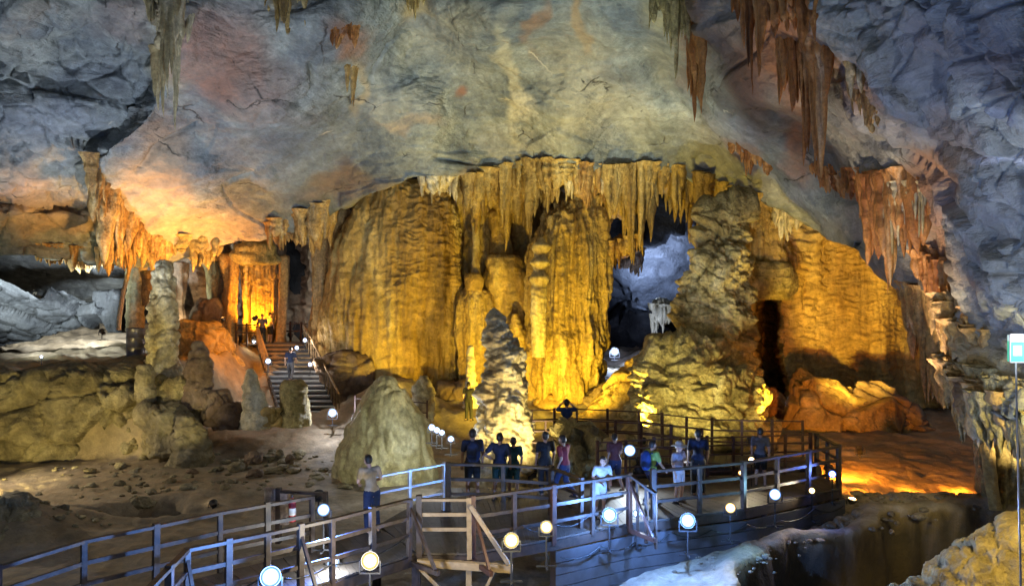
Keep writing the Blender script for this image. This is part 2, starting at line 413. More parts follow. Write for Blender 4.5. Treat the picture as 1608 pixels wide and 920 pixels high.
FOLD1 = [(262,-60),(262,60),(250,150),(215,190),(165,240),(152,270),(165,330),(180,420)]      # edge of the middle bulge, left rock steps back
FOLD2 = [(1060,-60),(1085,60),(1100,190),(1160,240),(1250,320),(1330,395),(1440,470),(1470,560)]      # right rock steps forward
FOLD3 = [(1258,-60),(1262,60),(1300,80),(1345,115),(1380,190),(1420,235),(1465,275),(1500,300),(1480,420),(1490,480)]
def vault_depth(px, py):
    Y = idw(DEP, px, py)
    wx = 14*np.sin(py*.031)+8*np.sin(py*.083+1); wy = 12*np.sin(px*.027)
    qx, qy = px+wx*.5, py+wy*.5
    d1 = sdist(qx, qy, FOLD1); Y = Y+2.2*sst(-d1, -8, 26)*sst(py, -100, 120)*(d1 < 400)
    d2 = sdist(qx, qy, FOLD2); Y = Y-2.1*sst(d2, -6, 24)
    d3 = sdist(qx, qy, FOLD3); Y = Y-1.7*sst(d3, -5, 22)
    # long pillow folds of the middle vault
    Y = Y-1.1*np.exp(-((px-470-(py-150)*.9)/120)**2)*sst(py, -100, 200)+.8*np.exp(-((px-690-(py-100)*.5)/50)**2)
    Y = Y-.8*np.exp(-((px-910+(py-150)*.1)/70)**2)+.6*np.exp(-((px-1010-(py-60)*.5)/30)**2)
    Y = Y-1.3*np.exp(-((px-80)/110)**2-((py-215)/80)**2)+1.0*np.exp(-((py-322-(px-80)*.05)/10)**2)*(px < 175)
    return Y
def vault_disp(p):
    b, e = slab(p*A([.28, .28, .5]), 3); px = 804+p[:,0]/p[:,1]*F; py = 460-(p[:,2]-CZ)/p[:,1]*F
    rough = np.maximum(sst(-sdist(px, py, FOLD1), -40, 60), sst(sdist(px, py, FOLD3), -60, 120)); rough = np.clip(rough+.25, 0, 1)
    b2, e2 = slab(p*A([.8, .8, 1.3]), 8)
    d = .60*fbm(p*.28, 4, 1)+(.05+.08*rough)*fbm(p*1.6, 4, 2)+(.03+.06*rough)*billow(p*A([1.2, 1.2, 2.4]), 3, 4)
    d += rough*(.5*b+.16*b2-.12*e2)-.10*e*rough
    d -= .30*crack(p*A([.16, .16, .3])+3, 21, .012)*sst(fbm(p*.2, 2, 31), -.05, .12)
    d -= .12*crack(p*A([.5, .5, .9])+1, 25, .02)*rough
    return d
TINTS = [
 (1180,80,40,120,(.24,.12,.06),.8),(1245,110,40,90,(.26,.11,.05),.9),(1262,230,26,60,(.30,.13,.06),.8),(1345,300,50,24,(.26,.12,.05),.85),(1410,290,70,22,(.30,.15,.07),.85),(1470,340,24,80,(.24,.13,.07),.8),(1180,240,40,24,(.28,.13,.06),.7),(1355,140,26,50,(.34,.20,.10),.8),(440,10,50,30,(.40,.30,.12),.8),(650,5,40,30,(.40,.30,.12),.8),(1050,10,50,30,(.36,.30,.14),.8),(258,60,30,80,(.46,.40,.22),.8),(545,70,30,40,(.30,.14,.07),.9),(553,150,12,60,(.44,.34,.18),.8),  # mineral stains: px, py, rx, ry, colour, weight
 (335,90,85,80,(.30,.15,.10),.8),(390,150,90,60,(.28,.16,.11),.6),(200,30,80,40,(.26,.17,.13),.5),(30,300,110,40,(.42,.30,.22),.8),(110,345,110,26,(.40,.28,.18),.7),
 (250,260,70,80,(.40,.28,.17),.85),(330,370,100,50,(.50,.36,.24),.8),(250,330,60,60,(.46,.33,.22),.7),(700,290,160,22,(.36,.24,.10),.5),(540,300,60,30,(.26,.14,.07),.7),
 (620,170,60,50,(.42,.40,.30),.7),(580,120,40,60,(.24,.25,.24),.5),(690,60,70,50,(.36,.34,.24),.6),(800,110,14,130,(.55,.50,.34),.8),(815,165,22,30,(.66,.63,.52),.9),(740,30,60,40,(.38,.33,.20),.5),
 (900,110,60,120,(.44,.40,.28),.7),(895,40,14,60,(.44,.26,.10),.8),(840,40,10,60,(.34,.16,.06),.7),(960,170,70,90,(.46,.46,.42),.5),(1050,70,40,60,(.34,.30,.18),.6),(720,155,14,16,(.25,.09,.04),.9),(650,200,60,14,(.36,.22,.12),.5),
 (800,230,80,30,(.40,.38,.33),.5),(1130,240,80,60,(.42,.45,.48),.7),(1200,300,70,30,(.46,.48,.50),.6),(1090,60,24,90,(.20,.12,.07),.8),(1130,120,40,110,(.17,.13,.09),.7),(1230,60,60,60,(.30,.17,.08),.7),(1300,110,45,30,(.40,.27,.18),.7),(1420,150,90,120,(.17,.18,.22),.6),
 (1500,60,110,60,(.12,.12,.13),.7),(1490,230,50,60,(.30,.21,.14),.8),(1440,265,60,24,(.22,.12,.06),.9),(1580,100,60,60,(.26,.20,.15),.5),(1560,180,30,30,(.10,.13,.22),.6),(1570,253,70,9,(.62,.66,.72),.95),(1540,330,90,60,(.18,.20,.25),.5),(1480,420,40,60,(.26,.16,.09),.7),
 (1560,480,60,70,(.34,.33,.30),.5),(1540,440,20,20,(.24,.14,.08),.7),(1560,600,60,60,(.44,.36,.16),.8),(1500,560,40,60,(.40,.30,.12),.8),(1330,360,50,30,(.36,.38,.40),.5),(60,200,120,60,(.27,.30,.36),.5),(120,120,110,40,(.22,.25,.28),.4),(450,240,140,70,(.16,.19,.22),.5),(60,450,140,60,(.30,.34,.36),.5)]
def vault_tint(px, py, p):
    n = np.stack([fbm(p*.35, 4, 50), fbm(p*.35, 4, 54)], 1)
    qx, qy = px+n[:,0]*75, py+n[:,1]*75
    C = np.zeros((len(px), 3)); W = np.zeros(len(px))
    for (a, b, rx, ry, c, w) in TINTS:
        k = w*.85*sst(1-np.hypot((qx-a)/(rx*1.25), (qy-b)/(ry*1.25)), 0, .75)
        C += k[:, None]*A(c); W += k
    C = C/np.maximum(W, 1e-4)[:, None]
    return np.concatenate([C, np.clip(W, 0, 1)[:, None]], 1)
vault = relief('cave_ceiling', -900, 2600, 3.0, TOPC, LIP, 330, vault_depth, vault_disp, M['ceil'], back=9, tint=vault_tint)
tag(vault, kind='structure')
# the chamber goes on above and behind: a plain roof closing the vault over and behind the camera
def shell(name, f, nu, nv, mat, amp=.8, sc=.2, tint=None):
    u, v = np.meshgrid(np.linspace(0, 1, nu), np.linspace(0, 1, nv)); G = f(u, v); N = normals(G)
    p = G.reshape(-1, 3); V = p+N.reshape(-1, 3)*(amp*fbm(p*sc, 5, 77)*2+.06*fbm(p*1.5, 3, 5))[:, None]
    me = fast_mesh(name, V, gq(nv, nu))
    return tag(link(name, me, mat), kind='structure')
# far wall of the cave, with the lit passage in the middle
def back_depth(px, py):
    Y = 52+0*px
    Y = np.where(inside(px, py, [(900,260),(1180,260),(1180,640),(900,640)]), 51+.06*(py-350), Y)
    Y = Y+4*np.sin(px*.01)+0*py
    Y = Y-7*sst(py, 486, 490)*inside(px, py, [(930,480),(1030,480),(1050,700),(900,700)])
    Y = Y-6*sst(py, 560, 700)
    return Y
relief('cave_wall', -500, 2100, 7, [(-500,150),(2100,150)], [(-500,700),(2100,700)], 120, back_depth, lambda p: d_rock(p, .22, 1.1, 5)+.3*fbm(p*.8, 4, 3), M['wall'], back=2)
tag(bpy.data.objects['cave_wall'], kind='structure')
# low roof of the far left chamber
def left_depth(px, py): return 43+(py-380)*.09+np.abs(px-140)*.004
o = relief('chamber_ceiling', -420, 330, 4, [(-420,300),(330,300)], [(-420,470),(0,470),(60,472),(120,492),(200,482),(250,470),(330,470)], 90, left_depth, lambda p: d_rock(p, .18, .8, 12)+.2*fbm(p*.7, 4, 3), M['ceil'], back=4); tag(o, kind='structure')
o = relief('rock_shelf', -420, 250, 3, [(-420,430),(0,436),(60,452),(130,474),(200,484),(250,492)], [(-420,560),(0,548),(60,538),(130,512),(200,502),(250,500)], 70, lambda px, py: 38.5+.035*(py-450)+(px*.004), lambda p: d_rock(p, .3, .6, 14)+d_ripple(p, .8, .25, 4), M['wall'], back=3); tag(o, kind='structure')

# =============== the floor ===============
PIT = [(4.3,8),(4.4,15.0),(5.2,16.8),(6.0,18.0),(6.9,18.5),(8.3,18.4),(9.6,19.7),(12,20.1),(15,19.9),(24,20),(24,8)]
LP = [(-12.8,22.2),(-11,23.6),(-9.3,23.2),(-8.6,22.4),(-10.5,21.8)]
def hfloor(x, y):
    z = .0*x
    z += .50*sst(x, 1.5, 5)*sst(y, 13, 17)+.35*sst(x, 6, 10)*sst(y, 17, 21)+sst(x, 7, 10)*(.16*np.exp(-((y-20.95)/.3)**2)-.3*np.exp(-((y-22.0)/.6)**2)+.12*sst(y, 22.5, 30))
    z += 1.3*sst(y, 31, 36)*sst(x, -9, -6)*(1-sst(x, 9, 12))               # foot of the flowstones
    z += 1.0*sst(y, 27, 33)*sst(x, -16, -12)*(1-sst(x, -5, -3))
    z += 2.9*sst(x, -10.3-.5*np.sin(y), -13.2)*0
    z += 3.1*sst(y, 29.6, 30.6)*(1-sst(x, -14.2, -12.4))                # upper left terrace
    z += 2.4*sst(y, 34.5, 39.5)*sst(x, -14.5, -12)*(1-sst(x, -9.5, -7.5))    # mound behind the stair
    z += 1.5*sst(y, 36, 46)*sst(x, 9, 14)
    z += .35*np.exp(-((x+9.6)/1.6)**2-((y-24.6)/1.0)**2)
    z += .9*np.exp(-((x+13.6)/1.9)**2-((y-20.6)/1.3)**2)                     # sand heap
    z += 1.2*sst(y, 44, 60)
    return z
ny, nx = 520, 620
yy = 7.5*(90/7.5)**np.linspace(0, 1, ny); ta = np.linspace(-1.15, 1.15, nx)
X = yy[:, None]*ta[None]; Yg = np.repeat(yy[:, None], nx, 1)
p2 = np.stack([X.ravel(), Yg.ravel(), 0*X.ravel()], 1)
H = hfloor(X.ravel(), Yg.ravel())
wx = X.ravel()+.25*fbm(p2*.9, 3, 5)*2; wy = Yg.ravel()+.25*fbm(p2*.9, 3, 8)*2
dp = -sdist(wx, wy, PIT+[PIT[0]])
ins = inside(wx, wy, PIT); dpit = np.where(ins, np.abs(dp), -np.abs(dp))
H = H+.10*fbm(p2*.5, 4, 1)*2+.035*fbm(p2*2.5, 4, 2)*2+.05*billow(p2*1.1, 3, 3)
H = H+.16*np.exp(-((dpit+.25)/.3)**2)-3.6*sst(dpit, -.05, .45)
il = inside(wx, wy, LP); dl = np.abs(sdist(wx, wy, LP+[LP[0]])); dl = np.where(il, dl, -dl)
H = H-.7*sst(dl, -.1, .4)+.14*np.exp(-((dl+.3)/.25)**2)
far = np.clip((Yg.ravel()-26)/10, 0, 1); H += far*.35*fbm(p2*.8, 5, 11)*2
V = np.stack([X.ravel(), Yg.ravel(), H], 1)
me = fast_mesh('cave_floor', V, gq(ny, nx))
tint = np.zeros((len(V), 4)); pit_shade = sst(dpit, -.06, .06)[:, None]; rk_ = (sst(X.ravel(), 7.5, 10)*sst(Yg.ravel(), 20.5, 22))[:, None]
tint[:, :3] = A((.30,.22,.12))*(1-pit_shade)*(1-rk_)+A((.36,.20,.10))*rk_*(1-pit_shade)+A((.045,.036,.028))*pit_shade; tint[:, 3] = np.clip(.5*sst(X.ravel(), -6, -9)+rk_[:, 0]*.3+pit_shade[:, 0]*2, 0, 2)  # pit walls painted near black: the pit's shade put into the sand colour
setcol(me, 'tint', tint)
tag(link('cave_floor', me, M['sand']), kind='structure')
# ground under and behind the camera
bm = bmesh.new(); vs = [bm.verts.new(v) for v in ((-40,-8,-.02),(40,-8,-.02),(40,8.2,-.02),(-40,8.2,-.02))]; bm.faces.new(vs)
tag(fin('ground', bm, M['sand']), kind='structure')
def pool(name, poly, z):
    bm = bmesh.new(); bm.faces.new([bm.verts.new((a, b, z)) for a, b in poly]); return tag(fin(name, bm, M['water']), kind='structure')
pool('water', PIT, -2.4); pool('pool_water', LP, -.42)

# =============== flowstone columns ===============
def stone(name, rows, Y, mat, disp, label, cat, group=None, **k):
    o = body(name, rows, Y, M[mat], disp, **k); return tag(o, label, cat, group)
stone('flowstone_column', [(282,590,690),(300,572,705),(330,555,716),(380,530,722),(440,515,724),(500,505,724),(560,505,722),(620,545,722),(655,560,724),(672,560,724)], 38.5, 'gold',
  lambda p: d_ripple(p, 4.6, .13, 2)*sst(p[:,0]/p[:,1]*F+804, 570, 650)*(.25+.75*sst(p[:,2]+.9*fbm(p*.5, 2, 9), 5.2, 7.6))+d_flute(p, .8, .45, 3)+d_flute(p, 2.4, .20, 8)*(1-sst(p[:,2], 4.5, 7.5)*.7)+d_flute(p, 6, .05, 18)+.10*fbm(p*1.2, 4, 44), 'huge smooth dome of golden rippled flowstone left of the draped column', 'flowstone', df=.55, wob=.05, seed=1, px=1.7)
stone('flowstone_boulder', [(548,512,560),(565,500,585),(600,500,590),(640,530,588),(660,540,586)], 36.6, 'brown', lambda p: d_rock(p, .5, .3, 4)+d_ripple(p, 2, .08, 3), 'pinkish brown bulge of rock beside the foot of the staircase', 'rock', df=.5, seed=3)
stone('draped_column', [(300,905,925),(318,880,942),(345,852,948),(390,838,950),(450,834,948),(520,834,944),(560,836,938),(610,834,936),(650,836,938),(672,836,938)], 36.5, 'goldv',
  lambda p: d_flute(p, 1.5, .45, 4)+d_flute(p, 3.6, .32, 14)+d_flute(p, 9, .06, 24)+(d_knob(p*A([1,1,.35]), 1.6, .42, 2)+.1)*(1-sst(p[:,2]+.8*fbm(p, 2, 5), 4.2, 5.4)), 'tall fluted flowstone column like a hanging drape in the centre', 'flowstone', df=.7, wob=.06, seed=2, px=1.5)
stone('ringed_column', [(372,842,858),(385,838,862),(430,834,860),(500,833,858),(560,836,856)], 34.6, 'pale', lambda p: .09*np.sin(p[:,2]*9+2*pn(p, 3))*sst(p[:,2], 6.5, 7.2)+d_ripple(p, 4, .05, 4), 'slim ringed pale column against the left edge of the draped column', 'column', df=1, wob=.08, seed=4, px=1.6)
stone('flowstone_wall', [(262,690,900),(300,712,880),(350,716,868),(420,716,862),(500,712,860),(560,716,860),(620,712,860),(668,705,866)], 40, 'gold', lambda p: d_knob(p*A([1,1,.45]), .7, .55, 6)+d_flute(p, 1.6, .30, 7), 'recessed lumpy flowstone wall between dome and draped column', 'flowstone', df=.35, wob=.05, seed=6, px=1.7)
stone('fluted_organ', [(452,725,772),(470,718,782),(520,716,788),(580,720,785),(632,722,780),(650,724,780)], 37.6, 'goldv', lambda p: d_flute(p, 2.6, .28, 8), 'short fluted flowstone organ with a flat top left of the tall stalagmite', 'flowstone', df=.8, seed=7, px=1.6)
stone('knob_column', [(428,733,752),(440,730,757),(456,734,756)], 37.0, 'gold', lambda p: d_knob(p, 1.3, .1, 2), 'round stone knob on top of the short fluted organ', 'rock', seed=8)
stone('thin_column', [(326,738,752),(380,742,753),(432,740,755)], 37.3, 'pale', lambda p: d_ripple(p, 5, .05, 2), 'thin pale column rising from the round knob to the roof', 'column', df=1, wob=.2, seed=9)
stone('bulbous_drapery', [(405,770,812),(440,762,835),(480,768,838),(520,780,838),(560,790,838),(585,800,836)], 37.8, 'gold', lambda p: d_knob(p*A([1,1,.6]), 1.1, .4, 9), 'bulging drapery rock behind the tip of the tall stalagmite', 'flowstone', df=.7, seed=10)
stone('hollow_column', [(330,768,792),(400,772,800),(470,776,806),(520,778,808)], 38.2, 'gold', lambda p: d_knob(p*A([1,1,.5]), 1.6, .25, 13), 'knobby narrow column in the recess right of the thin pale column', 'column', df=.8, seed=11)
stone('column_base', [(600,690,735),(630,684,745),(672,680,750)], 37.0, 'brown', lambda p: d_rock(p, .6, .3, 9), 'dark rock hump at the foot of the short fluted organ', 'rock', seed=12)
stone('column_base', [(622,850,880),(640,840,935),(672,836,940)], 35.6, 'gold', lambda p: d_knob(p, .9, .25, 19), 'low flowstone foot spreading below the draped column', 'rock', df=.5, seed=13)

# big honeycomb mass right of the passage
stone('cascade_column', [(318,1126,1168),(352,1120,1160),(380,1108,1156),(410,1096,1158),(450,1086,1160),(500,1076,1162),(540,1070,1164),(580,1062,1168),(620,1052,1176),(705,1045,1180)], 31.5, 'olive',
  lambda p: d_knob(p*A([1,1,.7]), 1.3, .75, 15)+d_knob(p, 3.4, .22, 5)+d_flute(p, 1.4, .25, 3), 'tall olive cauliflower flowstone pillar right of the dark passage', 'flowstone', df=.55, wob=.08, seed=15, px=1.5)
stone('cascade_mound', [(540,1040,1100),(560,1020,1120),(600,1006,1130),(640,1000,1160),(680,1004,1200),(712,1008,1210)], 29.6, 'olive', lambda p: d_knob(p*A([1,1,1.7]), 1.0, .65, 17)+d_ripple(p, 1.6, .4, 2)+d_knob(p, 3.4, .14, 5), 'rounded layered flowstone mound at the left foot of the pillar', 'flowstone', df=.6, seed=16, px=1.5)
stone('cascade_mound', [(585,1110,1150),(600,1100,1180),(620,1096,1195),(660,1100,1200),(712,1090,1205)], 28.9, 'olive', lambda p: d_knob(p*A([1,1,.6]), 1.8, .5, 18)+d_ripple(p, 2.2, .3, 2), 'dripping shelf mound lit from below at the right foot of the pillar', 'flowstone', df=.6, seed=17, px=1.5)
stone('sloping_rock', [(556,1000,1045),(575,985,1050),(600,960,1045),(630,930,1020),(660,900,1010),(680,880,1010)], 33.5, 'gold', lambda p: d_rock(p, .4, .3, 20)+d_knob(p, .5, .3, 4), 'smooth tan rock slope between passage and layered mound', 'rock', df=.5, wob=.12, seed=18)
stone('rounded_rock', [(600,935,960),(615,925,985),(650,915,995),(680,905,1000)], 34.8, 'brown', lambda p: d_rock(p, .7, .25, 23), 'rounded brown boulder in front of the dark passage', 'rock', df=.7, seed=19)
# ribbed wall on the right with its tall niche
NICHE = [(1190,462),(1205,450),(1222,462),(1232,500),(1228,560),(1236,600),(1250,640),(1252,690),(1190,700),(1188,600),(1184,520)]
def rib_depth(px, py):
    Y = 36-.012*(px-1200)+2.5*np.exp(-((px-1470)/60)**2)
    Y = Y-1.6*np.exp(-((px-1210)/55)**2)*sst(py, 345, 400)
    d = sdist(px, py, NICHE+[NICHE[0]]); i = inside(px, py, NICHE)
    Y = Y+6*np.where(i, sst(np.abs(d), 0, 10), 0)
    return Y
o = relief('ribbed_wall', 1120, 1500, 1.7, [(1120,330),(1500,340)], [(1120,700),(1240,690),(1330,650),(1470,640),(1500,640)], 220, rib_depth,
   lambda p: d_ripple(p, 4.6, .13, 31)+d_flute(p, .7, .35, 33)+d_flute(p, 3, .07, 35)+.18*fbm(p*.8, 4, 36)+.25*d_knob(p, .9, .5, 3)*(p[:,0]/p[:,1]*F+804 < 1260), M['gold'], back=2, backtop=True)
tag(o, 'ribbed golden flowstone wall with a tall narrow niche', 'flowstone')
stone('niche_pillar', [(606,1186,1216),(630,1190,1240),(660,1196,1252),(705,1196,1254)], 33.6, 'rust', lambda p: d_rock(p, .5, .25, 24), 'smooth reddish brown pillar filling the tall niche', 'column', df=.6, seed=20)
stone('hanging_pillars', [(325,1158,1235),(370,1164,1238),(410,1164,1244),(432,1170,1246),(444,1180,1240)], 34.4, 'goldv', lambda p: d_flute(p, 1.5, .5, 90)+d_knob(p*A([1,1,.5]), 1.8, .3, 91), 'merged hanging columns between the golden row and the stone brow', 'flowstone', df=.6, seed=91)
stone('flanking_column', [(330,1240,1300),(380,1236,1296),(430,1238,1290),(520,1236,1280),(600,1240,1285),(690,1240,1290)], 35.0, 'gold', lambda p: d_ripple(p, 3, .25, 92)+d_knob(p*A([1,1,1.6]), 1.2, .3, 93), 'terraced wall edge just right of the tall niche', 'flowstone', df=.5, seed=92)
stone('dark_column', [(330,505,560),(400,500,556),(500,488,545),(560,486,540),(600,490,545)], 40.2, 'amber', lambda p: d_flute(p, 1.2, .5, 94), 'shaded fluted column behind the left shoulder of the golden dome', 'column', df=.6, seed=94)
stone('boulder', [(640,232,262),(660,226,300),(690,228,312),(712,232,316)], 29.3, 'ledge', lambda p: d_knob(p, 1.0, .4, 95)+d_rock(p, .8, .15, 5), 'rounded lumpy boulder at the corner of the broad ledge', 'rock', df=.7, seed=95)
stone('boulder', [(612,322,352),(632,318,384),(655,320,392),(672,330,392)], 29.9, 'brown', lambda p: d_rock(p, .9, .35, 96), 'dark broken boulder left of the pointed stalagmite', 'rock', df=.7, seed=96)
stone('boulder', [(598,252,296),(616,246,306),(650,246,312),(668,250,314)], 30.3, 'olive', lambda p: d_knob(p, 1.2, .4, 97), 'olive knobby rock at the foot of the mottled column', 'rock', df=.7, seed=97)
stone('boulder', [(640,420,440),(652,412,446),(668,410,448)], 29.4, 'gold', lambda p: d_rock(p, 1, .25, 98), 'small tan rock between the two stalagmites by the stairs', 'rock', df=.7, seed=98)
stone('stalagmite', [(492,806,812),(520,800,818),(560,798,822),(600,800,826)], 36.2, 'gold', lambda p: d_knob(p*A([1,1,.7]), 1.8, .25, 99), 'golden stalagmite half hidden by the tallest pale one', 'stalagmite', df=.8, seed=99)
stone('arch_cap', [(412,1172,1235),(425,1160,1248),(450,1164,1250),(470,1180,1240)], 33.8, 'olive', lambda p: d_ripple(p, 3, .2, 40)+d_knob(p, 1.4, .15, 4), 'layered stone brow over the tall niche', 'rock', df=.5, seed=21)
stone('white_dripline', [(382,1304,1310),(450,1303,1312),(520,1302,1310),(560,1303,1308),(600,1305,1309)], 35.1, 'pale', lambda p: d_knob(p, 4, .12, 5), 'thin pale drip line down the ribbed wall', 'dripstone', df=.8, wob=.3, seed=22)
o = relief('pillar_backdrop', 225, 560, 2.5, [(225,360),(560,330)], [(225,560),(560,575)], 90, lambda px, py: 45.5-2*np.exp(-((px-330)/60)**2)+2.5*np.exp(-((px-465)/22)**2), lambda p: d_flute(p, .9, .8, 61)+d_rock(p, .4, .5, 62), M['brown'], back=2, backtop=True)
tag(o, 'brown fluted rock wall closing the recess behind the grey pillars', 'rock')
stone('yellow_mound', [(590,1255,1300),(610,1245,1345),(640,1240,1400),(662,1240,1440),(690,1240,1470)], 31.5, 'gold', lambda p: d_rock(p, .45, .45, 26)+d_knob(p, 1.1, .18, 7), 'low yellow lit rock mound below the ribbed wall', 'rock', df=.45, seed=23)
stone('yellow_mound', [(598,1340,1380),(620,1330,1420),(650,1330,1450),(690,1330,1470)], 31.2, 'brown', lambda p: d_rock(p, .5, .5, 27), 'dark broken rock shoulder right of the yellow mound', 'rock', df=.45, seed=24)
# right wall foot column and small passage roof
stone('root_column', [(640,1535,1640),(670,1540,1640),(720,1545,1630),(770,1548,1625),(800,1552,1625),(812,1550,1628)], 20.6, 'olive', lambda p: d_flute(p, 2.6, .45, 28)+d_knob(p*A([1,1,.5]), 1.5, .15, 3), 'dark grooved column under the overhang at the far right', 'column', df=.8, seed=25)
stone('split_column', [(650,1536,1552),(700,1540,1560),(760,1548,1566),(800,1556,1572)], 19.9, 'gold', lambda p: d_flute(p, 3, .12, 29), 'thin slanting stone blade leaning on the dark grooved column', 'column', df=.7, seed=26)

# =============== left side ===============
stone('glowing_drapery', [(405,376,436),(430,378,438),(500,380,436),(540,380,432),(556,382,428)], 41.5, 'goldv', lambda p: d_flute(p, 2.6, .4, 34), 'bright orange glowing drapery beside the staircase', 'flowstone', df=.4, wob=.05, seed=30, px=1.5)
stone('umbrella_rock', [(376,385,415),(386,370,430),(400,362,436),(412,366,440),(416,380,430)], 40.2, 'olive', lambda p: d_ripple(p, 2, .2, 36), 'dome shaped stone cap above the glowing orange drapery', 'rock', df=.8, seed=31)
stone('drapery_pillar', [(400,438,455),(450,438,452),(500,436,450),(548,432,448)], 40.6, 'amber', lambda p: d_flute(p, 3, .15, 37), 'brown pillar right of the glowing orange drapery', 'column', df=.8, seed=32)
stone('fluted_pillar', [(398,345,376),(450,350,374),(520,352,372),(545,352,374)], 41.0, 'amber', lambda p: d_flute(p, 2.6, .3, 38), 'dark fluted pillar left of the glowing orange drapery', 'column', df=.8, seed=33)
stone('fluted_pillar', [(410,318,346),(440,324,344),(480,326,340),(500,326,342)], 42.0, 'olive', lambda p: d_flute(p, 2.4, .3, 39), 'grey fluted pillar with a gap on each side left of the staircase', 'column', df=.8, seed=34)
stone('fluted_pillar', [(410,270,300),(440,274,294),(480,276,290),(508,276,292)], 42.5, 'brown', lambda p: d_flute(p, 2.4, .3, 41), 'leaning grey pillar just right of the mottled column', 'column', df=.8, seed=35)
stone('amber_pillar', [(345,488,516),(400,490,512),(450,490,508),(500,490,506),(540,488,506)], 39.4, 'amber', lambda p: d_flute(p, 2.4, .25, 42), 'amber pillar at the head of the staircase beside the dome', 'column', df=.8, seed=36)
stone('mottled_column', [(408,250,262),(430,246,268),(480,240,272),(520,238,272),(560,236,274),(600,232,284),(618,228,288)], 31.0, 'pale', lambda p: d_knob(p*A([1,1,.8]), 3.0, .24, 43), 'tall mottled popcorn column on the left terrace', 'column', df=.9, seed=37, px=1.3)
stone('cream_column', [(412,198,232),(450,200,228),(490,200,226),(520,198,228)], 38.5, 'pale', lambda p: d_flute(p, 1.6, .12, 44)+d_ripple(p, 2, .1, 3), 'smooth cream column under the amber curtain', 'column', df=.8, seed=38)
stone('orange_column', [(425,222,250),(450,224,250),(480,226,248)], 37.5, 'amber', lambda p: d_knob(p, 1.4, .12, 45), 'stubby orange rock between cream and mottled columns', 'rock', df=.8, seed=39)
stone('thin_leaning_column', [(428,198,204),(460,190,197),(500,184,191),(518,183,190)], 36.5, 'pale', lambda p: d_ripple(p, 4, .04, 46), 'thin leaning pale column below the bright chamber', 'column', df=1, seed=40)
stone('grey_drapery', [(455,148,196),(480,146,200),(505,160,200),(522,170,200)], 40.5, 'wall', lambda p: d_flute(p, 1.3, .3, 47), 'ragged grey drapery at the mouth of the bright chamber', 'flowstone', df=.6, seed=41)
stone('hanging_boulder', [(466,58,96),(480,60,98),(505,68,90),(512,72,86)], 42, 'brown', lambda p: d_flute(p, 1.2, .25, 48), 'brown hanging block below the left rock shelf', 'rock', df=.7, seed=42)
stone('lit_rock', [(505,292,330),(520,276,365),(545,270,378),(572,272,380),(590,272,382)], 37.9, 'gold', lambda p: d_rock(p, .5, .4, 49)+d_knob(p, 1.2, .12, 5), 'big rounded boulder glowing orange below the pillars', 'rock', df=.6, seed=43)
stone('perched_rock', [(470,318,340),(485,308,350),(508,306,352)], 41, 'brown', lambda p: d_rock(p, .6, .4, 50), 'brown rock perched behind the orange boulder', 'rock', df=.7, seed=44)
stone('left_ledge', [(578,-160,190),(592,-180,262),(620,-190,300),(660,-190,300),(700,-180,305),(740,-180,318),(756,-180,322)], 31.0, 'ledge', lambda p: d_rock(p, .42, .65, 51)+d_knob(p, .9, .25, 6)*sst(p[:,0], -17.5, -15.5)+d_ripple(p, 1.3, .12, 8), 'broad yellowish rock ledge along the left side', 'rock', df=.22, wob=.05, sq=.85, seed=45, px=2.0)
STAL = [
 ('stalagmite', [(536,308,314),(550,302,322),(575,300,326),(600,292,326),(640,290,330)], 30.2, 'brown', 'dark stepped stalagmite right of the mottled column', 1.6, .25),
 ('stalagmite', [(572,220,234),(585,216,240),(620,216,242),(660,222,238)], 29.6, 'ledge', 'smooth grey stalagmite standing at the ledge corner', 2.4, .12),
 ('stalagmite', [(578,390,396),(592,387,402),(620,384,410),(650,384,420),(672,380,424)], 29.5, 'pale', 'pointed pale stalagmite left of the staircase', 2.4, .16),
 ('stalagmite', [(598,446,470),(606,443,478),(640,442,482),(668,438,486)], 29.8, 'olive', 'blunt thick stalagmite stump in front of the staircase', 2.2, .14),
 ('stalagmite', [(590,662,670),(604,655,675),(630,645,678),(660,640,680)], 31.5, 'pale', 'small pale stalagmite behind the bell shaped mound', 2.0, .22),
 ('stalagmite', [(542,736,742),(560,734,744),(590,734,746),(612,732,748),(640,730,750)], 33.5, 'pale', 'slender stacked stalagmite left of the tall one', 3.4, .14),
 ('stalagmite', [(655,286,300),(690,280,318),(730,276,330),(752,274,332)], 28.6, 'ledge', 'squat knobby rock at the foot of the ledge', 1.6, .3),
]
for i, (nm, rows, Y, mt, lab, f, a) in enumerate(STAL):
    stone(nm, rows, Y, mt, (lambda p, f=f, a=a, i=i: d_knob(p*A([1,1,1.2]), f, a, 60+i)), lab, 'stalagmite', df=.9, seed=50+i, px=1.5)
stone('stalagmite', [(484,773,778),(500,771,784),(520,772,792),(545,773,802),(570,775,812),(600,773,816),(640,764,818),(680,758,820),(720,752,822),(760,750,822)], 23.6, 'pale',
  lambda p: d_knob(p*A([1,1,.85]), 1.6, .36, 70)+d_knob(p, 4.2, .16, 7)+d_flute(p, 2.2, .2, 71), 'tallest craggy pale stalagmite behind the two standing men', 'stalagmite', df=.85, seed=60, wob=.10, px=1.4)
stone('bell_mound', [(590,600,610),(602,590,622),(618,574,638),(640,558,653),(668,545,667),(700,535,676),(738,529,680),(752,527,682)], 27.2, 'bell',
  lambda p: d_flute(p, .8, .25, 72)+d_flute(p, 2.6, .06, 73)+d_knob(p, 2.4, .16, 3)*sst(p[:,2], 2.4, 3.3)+.03*fbm(p*3, 3, 3), 'bell shaped flowstone mound beside the walkway', 'stalagmite', df=.9, seed=61, px=1.5)
